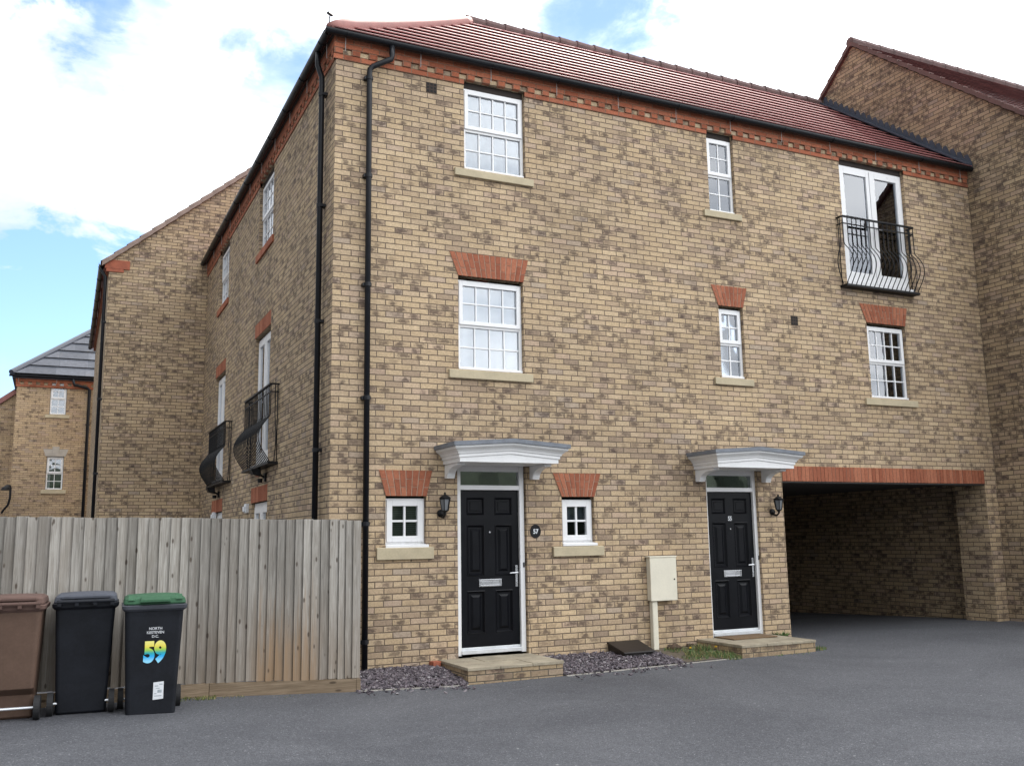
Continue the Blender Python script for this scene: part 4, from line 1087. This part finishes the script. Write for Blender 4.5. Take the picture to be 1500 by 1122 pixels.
# ------------------------------------------------------------------ slate chippings and weeds
def bed_z(x, y, depth=.9):
    t = min(1, max(0, -y / depth)); return .02 + (gz(x, -1) + .012 - .02) * t
def chip_bed(name, x0, x1, depth, n, label=None):
    mb = MB(); k = 8
    for i in range(k):
        for j in range(4):
            xa, xb = x0 + (x1 - x0) * i / k, x0 + (x1 - x0) * (i + 1) / k; ya, yb = -depth * j / 4, -depth * (j + 1) / 4
            mb.quad((xa, ya, bed_z(xa, ya) - .008), (xb, ya, bed_z(xb, ya) - .008), (xb, yb, bed_z(xb, yb) - .008), (xa, yb, bed_z(xa, yb) - .008), 1)
    for _ in range(n):
        x = random.uniform(x0, x1); y = -random.uniform(0, depth); spill = _ < n * .016
        if spill: y = -depth - .05 - abs(random.gauss(0, .16))
        z = (gz(x, y) + .004 if spill else bed_z(x, y)) + random.uniform(-.002, .02)
        L = random.uniform(.012, .032); w = L * random.uniform(.4, .8); th = random.uniform(.003, .009)
        rot = Matrix.Rotation(random.uniform(0, 6.28), 3, 'Z') @ Matrix.Rotation(random.gauss(0, .5), 3, 'X') @ Matrix.Rotation(random.gauss(0, .5), 3, 'Y')
        m = random.choice((4, 5)); base = []
        for q in range(m):
            a = 2 * math.pi * (q + random.uniform(-.3, .3)) / m; base.append(Vector((math.cos(a) * L, math.sin(a) * w, 0)))
        lo = [rot @ (p + Vector((0, 0, -th))) for p in base]; hi = [rot @ (p * .85 + Vector((0, 0, th))) for p in base]
        v = [(x + p.x, y + p.y, z + p.z) for p in lo + hi]
        mb.add(v, [tuple(range(m, 2 * m))] + [(q, (q + 1) % m, m + (q + 1) % m, m + q) for q in range(m)], 0)
    o = mb.build(name, [M['chip'], M['soil']], None, recalc=False)
    tag(o, kind='stuff'); return o
chip_bed('slate_chippings', .06, 1.36, .90, 4200); chip_bed('slate_chippings', 2.585, 4.30, .90, 4200)
def edging(name, x0, x1, y):
    mb = MB(); n = max(1, round((x1 - x0) / .6))
    for i in range(n):
        a, b = x0 + (x1 - x0) * i / n, x0 + (x1 - x0) * (i + 1) / n
        za, zb = gz(a, -1), gz(b, -1)
        mb.hexa([(a + .004, y - .02, za - .2), (b - .004, y - .02, zb - .2), (b - .004, y + .02, zb - .2), (a + .004, y + .02, za - .2)], [(a + .004, y - .02, za + .010), (b - .004, y - .02, zb + .010), (b - .004, y + .02, zb + .010), (a + .004, y + .02, za + .010)])
    o = mb.build('edging', M['edging'], None, bevel=.004); tag(o, kind='structure')
edging('edging', .06, 1.36, -.925); edging('edging', 2.59, 5.12, -.925)
sb = MB()
for i in range(6):
    xa, xb = 4.28 + .145 * i, 4.28 + .145 * (i + 1)
    for j in range(4):
        ya, yb = -.225 * j, -.225 * (j + 1)
        sb.quad((xa, ya, bed_z(xa, ya) + .004), (xb, ya, bed_z(xb, ya) + .004), (xb, yb, bed_z(xb, yb) + .004), (xa, yb, bed_z(xa, yb) + .004))
tag(sb.build('soil', M['soil'], None), kind='structure')

def grass(name, spots, mats):
    mb = MB()
    for x, y, r, n, h in spots:
        for _ in range(n):
            a, q = random.uniform(0, 6.28), r * math.sqrt(random.random()); px, py = x + q * math.cos(a), y + q * math.sin(a) * .8
            if py > -.01: py = -.02
            z = (bed_z(px, py) if py > -.93 else gz(px, py)) - .01
            hh = h * random.uniform(.5, 1.2); th = random.uniform(0, 6.28); le = random.uniform(.1, .7) * hh; w = random.uniform(.0025, .005)
            dx, dy = math.cos(th), math.sin(th)
            mb.add([(px - dy * w, py + dx * w, z), (px + dy * w, py - dx * w, z), (px + dx * le * .4 + dy * w * .7, py + dy * le * .4 - dx * w * .7, z + hh * .65), (px + dx * le * .4 - dy * w * .7, py + dy * le * .4 + dx * w * .7, z + hh * .65), (px + dx * le, py + dy * le, z + hh)],
                   [(0, 1, 2, 3), (3, 2, 4)], 0 if random.random() < .62 else 1)
    o = mb.build(name, mats, None, recalc=False); tag(o, kind='stuff')
grass('grass', [(4.95, -.75, .2, 420, .07), (4.75, -.6, .22, 360, .06), (4.55, -.75, .18, 240, .05), (4.95, -.35, .16, 260, .09), (4.65, -.25, .2, 200, .06), (5.0, -.93, .12, 160, .06), (6.5, -.85, .12, 120, .05), (5.65, -.97, .12, 60, .03), (6.0, -.97, .2, 60, .03)], [M['leaf'], M['stalk']])
grass('grass', [(-1.5, -.99, .16, 220, .035), (-1.75, -1.0, .15, 160, .035), (-1.2, -.97, .12, 70, .02), (-.6, -.96, .3, 50, .02)], [M['moss'], M['stalk']])

def dandelion(x, y, h, label):
    t = thing('dandelion', label, 'flower', (x, y, bed_z(x, y)), 0, 'dandelions in the weedy bed')
    s = MB(); s.tube([(0, 0, 0), (.004, .002, h * .5), (0, 0, h)], .0028, 6); s.build('stem', M['leaf'], t)
    f = MB()
    for k in range(26):
        a = random.uniform(0, 6.28); e = random.uniform(.1, 1.2); L = .021
        d = Vector((math.cos(a) * math.cos(e), math.sin(a) * math.cos(e), math.sin(e))); sd = Vector((-math.sin(a), math.cos(a), 0)) * .005
        p = Vector((0, 0, h)); f.add([tuple(p - sd * .4), tuple(p + sd * .4), tuple(p + d * L + sd), tuple(p + d * L - sd)], [(0, 1, 2, 3)])
    f.build('flower_head', M['yellow'], t, recalc=False)
    l = MB()
    for k in range(7):
        a = k * .9 + random.uniform(-.2, .2); c, s_ = math.cos(a), math.sin(a); L = random.uniform(.05, .09)
        l.add([(0, 0, .004), (c * L * .5 - s_ * .012, s_ * L * .5 + c * .012, .03), (c * L, s_ * L, .02), (c * L * .5 + s_ * .012, s_ * L * .5 - c * .012, .03)], [(0, 1, 2, 3)])
    l.build('leaf', M['leaf'], t, recalc=False)
dandelion(4.98, -.62, .085, 'taller yellow dandelion close to the corner of the right doorstep')
dandelion(4.72, -.42, .055, 'smaller yellow dandelion farther left, nearer the wall in the weedy bed')

def weed(name, x, y, z, n, r, label, mats, h=.12):
    t = thing(name, label, 'weed', (x, y, z)); mb = MB()
    for k in range(n):
        a = random.uniform(0, 6.28); L = r * random.uniform(.4, 1.0); zz = h * random.uniform(.2, 1); c, s = math.cos(a), math.sin(a) * .6; w = random.uniform(.008, .02)
        bx = random.uniform(-r, r) * .7
        mb.add([(bx, 0, 0), (bx + c * L * .55 - s * w, s * L * .55 + c * w, zz * .8), (bx + c * L, s * L, zz), (bx + c * L * .55 + s * w, s * L * .55 - c * w, zz * .75)], [(0, 1, 2, 3)])
    mb.build('leaf', mats, t, recalc=False); return t
weed('weed_clump', 6.48, -.10, -.03, 110, .14, 'leafy green weed clump at the foot of the brick pier by the archway', M['leaf'], .17)
def clod(x, y, s, label):
    bm = bmesh.new(); bmesh.ops.create_icosphere(bm, subdivisions=3, radius=1)
    for v in bm.verts:
        k = 1 + .25 * math.sin(v.co.x * 5 + s * 90) * math.cos(v.co.y * 4.3) + random.uniform(-.09, .09); v.co = Vector((v.co.x * k * 1.3, v.co.y * k * .8, v.co.z * k * .62)) * s
    me = bpy.data.meshes.new('clod'); bm.to_mesh(me); bm.free(); me.materials.append(M['clod'])
    o = bpy.data.objects.new('earth_clod', me); link(o); o.location = (x, y, bed_z(x, y) + s * .3); tag(o, label, 'clod', 'clods of earth beside the meter post')
M['clod'] = plain('dry_moss_clod', (.07, .045, .028), .95, var=.5, scale=30, bump=1.0, bscale=60)
clod(4.66, -.14, .078, 'larger brown clod of earth right beside the cream post'); clod(4.98, -.06, .05, 'smaller brown clod of earth by the wall near the right doorstep')

# ------------------------------------------------------------------ fence
fence = thing('closeboard_fence', 'weathered grey closeboard fence of upright boards with a gravel board along its foot', 'fence', (0, 0, 0))
M['sawn_edge'] = plain('sawn_edge_lap_shadow', (.055, .048, .04), .9, var=.3, scale=10)
def make_fence():
    y = -.90; x1 = .115; mb = MB(); x = x1
    ztop = lambda x: 1.728 - .0165 * (x - .1); zb = lambda x: gz(x, -1) + .135
    k = 0
    while x > -7.2:
        w = random.uniform(.088, .102) if k > 2 else .078
        a, b = x - w, x
        t0, t1 = .006, .019
        tw = random.uniform(-.004, .004); top = ztop(x) + random.uniform(-.006, .006); bot = zb(a) + random.uniform(-.004, .006)
        # feather-edged: thick on the left edge, thin on the right, laid over its neighbour
        mb.hexa([(a - .014, y - t1 - .012, bot), (b, y - t0 - .004, bot), (b, y - .001, bot), (a - .014, y - .006, bot)],
                [(a - .014 + tw, y - t1 - .012, top), (b + tw, y - t0 - .004, top), (b + tw, y - .001, top), (a - .014 + tw, y - .006, top)])
        mb.m[-1] = 1                                   # the sawn left edge: weathered, and darkened to draw the shadow line between boards
        x = a; k += 1
    mb.build('board_panel', [M['wood'], M['sawn_edge']], fence)
    g = MB()
    def gb(a, b):
        g.hexa([(a, y - .026, gz(a, -1) - .05), (b, y - .026, gz(b, -1) - .05), (b, y, gz(b, -1) - .05), (a, y, gz(a, -1) - .05)], [(a, y - .026, zb(a) - .001), (b, y - .026, zb(b) - .001), (b, y, zb(b) - .001), (a, y, zb(a) - .001)])
    gb(-1.42, .072); gb(-4.2, -1.424); gb(-7.2, -4.204)
    g.build('gravel_board', M['board'], fence, bevel=.003)
    e = MB(); e.box(.0725, .118, y - .03, y + .03, -.15, .075); e.build('end_cleat', M['board'], fence, bevel=.003)
    r = MB()
    for z in (.35, .95, 1.5): r.box(-7.2, .10, y + .001, y + .05, z, z + .075)
    r.build('rail', M['board'], fence)
    for px in (-6.6, -4.2, -1.42, .05):
        p = MB(); p.box(px - .05, px + .05, y + .051, y + .15, -.3, ztop(px) - .03); p.build('post', M['board'], fence)
make_fence()

# ------------------------------------------------------------------ wheelie bins
def bin_body(t, mat, lidmat, rimmat, back=False, recess=False, big=1.0):
    b = MB()
    e = .10 if recess else .19
    secs = [(.0, .200, -.215, e, .03), (.02, .206, -.222, e + .02, .035), (.20, .212, -.228, e + .03, .035), (.26, .215, -.232, .222, .035), (.86, .243, -.258, .262, .04), (.91, .246, -.262, .266, .04)]
    b.rings([rrect(h * big, y0, y1, r, z, 5) for z, h, y0, y1, r in secs])
    body = b.build('body', mat, t, smooth=False, bevel=.004)
    r = MB(); r.rings([rrect(.252 * big, -.268, .272, .04, .905, 5), rrect(.272 * big, -.288, .290, .045, .925, 5), rrect(.275 * big, -.292, .292, .045, .955, 5), rrect(.262 * big, -.275, .285, .045, .962, 5)])
    rim = r.build('rim', rimmat, t, bevel=.003)
    l = MB(); l.rings([rrect(.258 * big, -.272, .285, .05, .963, 5), rrect(.262 * big, -.280, .285, .05, .975, 5), rrect(.252 * big, -.268, .280, .05, 1.015, 5), rrect(.225 * big, -.235, .262, .06, 1.034, 5), rrect(.12 * big, -.13, .15, .06, 1.045, 5)])
    lid = l.build('lid', lidmat, t, bevel=.003)
    f = MB()
    if not back:
        f.hexa([(-.13, -.315, .985), (.13, -.315, .985), (.13, -.26, .985), (-.13, -.26, .985)], [(-.12, -.312, 1.008), (.12, -.312, 1.008), (.12, -.25, 1.03), (-.12, -.25, 1.03)])
        for x in (-.20, .20): f.hexa([(x - .03, -.285, 1.0), (x + .03, -.285, 1.0), (x + .03, -.2, 1.03), (x - .03, -.2, 1.03)], [(x - .028, -.282, 1.01), (x + .028, -.282, 1.01), (x + .028, -.2, 1.048), (x - .028, -.2, 1.048)])
    else:
        f.box(-.20 * big, .20 * big, .2825, .305, 1.0, 1.022)
    f.build('lid_grip', lidmat, lid, bevel=.004)
    h = MB(); h.tube([(-.235 * big, .325, .975), (.235 * big, .325, .975)], .015, 10)
    for x in (-.215, -.075, .075, .215): h.box(x * big - .016, x * big + .016, .270, .335, .935, .990)
    h.build('handle_bar', rimmat, t, bevel=.003)
    for sx in (-1, 1):
        w = MB(); cx = sx * .247 * big
        w.rings([circ(cx - .024, .205, .10, .085, 'x', 24), circ(cx - .024, .205, .10, .1, 'x', 24), circ(cx + .024, .205, .10, .1, 'x', 24), circ(cx + .024, .205, .10, .085, 'x', 24)])
        w.build('wheel', M['rubber'], t)
    ay = .205 if recess or not back else .198
    a = MB(); a.tube([(-.25 * big, ay, .10), (.25 * big, ay, .10)], .011, 8); a.build('axle', M['alu'], t)
    return body

zb59 = gz(-2.0, -1.6)
b59 = thing('wheelie_bin', 'charcoal wheelie bin with green lid and rainbow number 59, nearest the house', 'wheelie bin', (-2.02, -1.50, zb59 - .015), R(-3), 'wheelie bins in a row by the fence')
body = bin_body(b59, M['bin_black'], M['bin_green'], M['bin_rim'])
tilt = math.atan2(.262 - .232, .91 - .26)
def onfront(x, z, off=.0025):
    y = -(.232 + (z - .26) * math.tan(tilt)) - off
    return Matrix.Translation((x, y, z)) @ Matrix.Rotation(R(90) + tilt, 4, 'X')
text_mesh('house_number', '59', .235, M['rainbow'], onfront(.012, .47), b59, .014, .001, .78)
for i, s in enumerate(('NORTH', 'KESTEVEN', 'D.C.')):
    text_mesh('council_lettering', s, .032, M['white_print'], onfront(.012, .742 - i * .034), b59, .0003, .0008, 1.0)
st = MB(); st.box(-.042, .042, 0, .152, -.0004, .0004)
st_o = MB(); st_o.add([(-.042, 0, 0), (.045, .006, 0), (.045, .156, 0), (-.042, .15, 0)], [(0, 1, 2, 3)], 0)
for (a, b, c, d) in ((-.03, .0, .115, .122), (.008, .036, .128, .136), (-.02, .012, .095, .101), (-.005, .03, .06, .085), (-.032, -.012, .05, .056), (-.03, .03, .03, .036)):
    st_o.add([(a, c, .0006), (b, c, .0006), (b, d, .0006), (a, d, .0006)], [(0, 1, 2, 3)], 1)
so = st_o.build('sticker', [M['white_print'], M['grey_print']], b59, recalc=False); so.matrix_local = onfront(.055, .135)

b2 = thing('wheelie_bin', 'plain dark charcoal wheelie bin turned back to front, between the brown bin and number 59', 'wheelie bin', (-2.58, -1.25, gz(-2.6, -1.4)), R(177), 'wheelie bins in a row by the fence')
bin_body(b2, M['bin_black'], M['bin_grey'], M['bin_black'], True)
b1 = thing('wheelie_bin', 'brown wheelie bin turned back to front at the left edge', 'wheelie bin', (-3.17, -1.35, gz(-3.2, -1.4)), R(176), 'wheelie bins in a row by the fence')
bin_body(b1, M['bin_brown'], M['bin_brown_lid'], M['bin_brown_lid'], True, True)

# ------------------------------------------------------------------ trees across the parking court (they show only in the window reflections)
M['tree_leaf'] = plain('dark_tree_leaves', (.022, .032, .016), .8, var=.5, scale=1.5)
def far_trees():
    bm = bmesh.new()
    for i in range(60):
        x = -70 + i * 2.6 + random.uniform(-1, 1); y = -48 + random.uniform(-4, 4); r = random.uniform(3.4, 4.8)
        g = bmesh.ops.create_icosphere(bm, subdivisions=2, radius=1)
        for v in g['verts']:
            k = random.uniform(.8, 1.15); v.co = Vector((x + v.co.x * r * k, y + v.co.y * r * k, r * .9 + v.co.z * r * 1.15 * k))
    me = bpy.data.meshes.new('far_trees'); bm.to_mesh(me); bm.free(); me.materials.append(M['tree_leaf'])
    o = bpy.data.objects.new('far_trees', me); link(o); tag(o, kind='stuff')
far_trees()
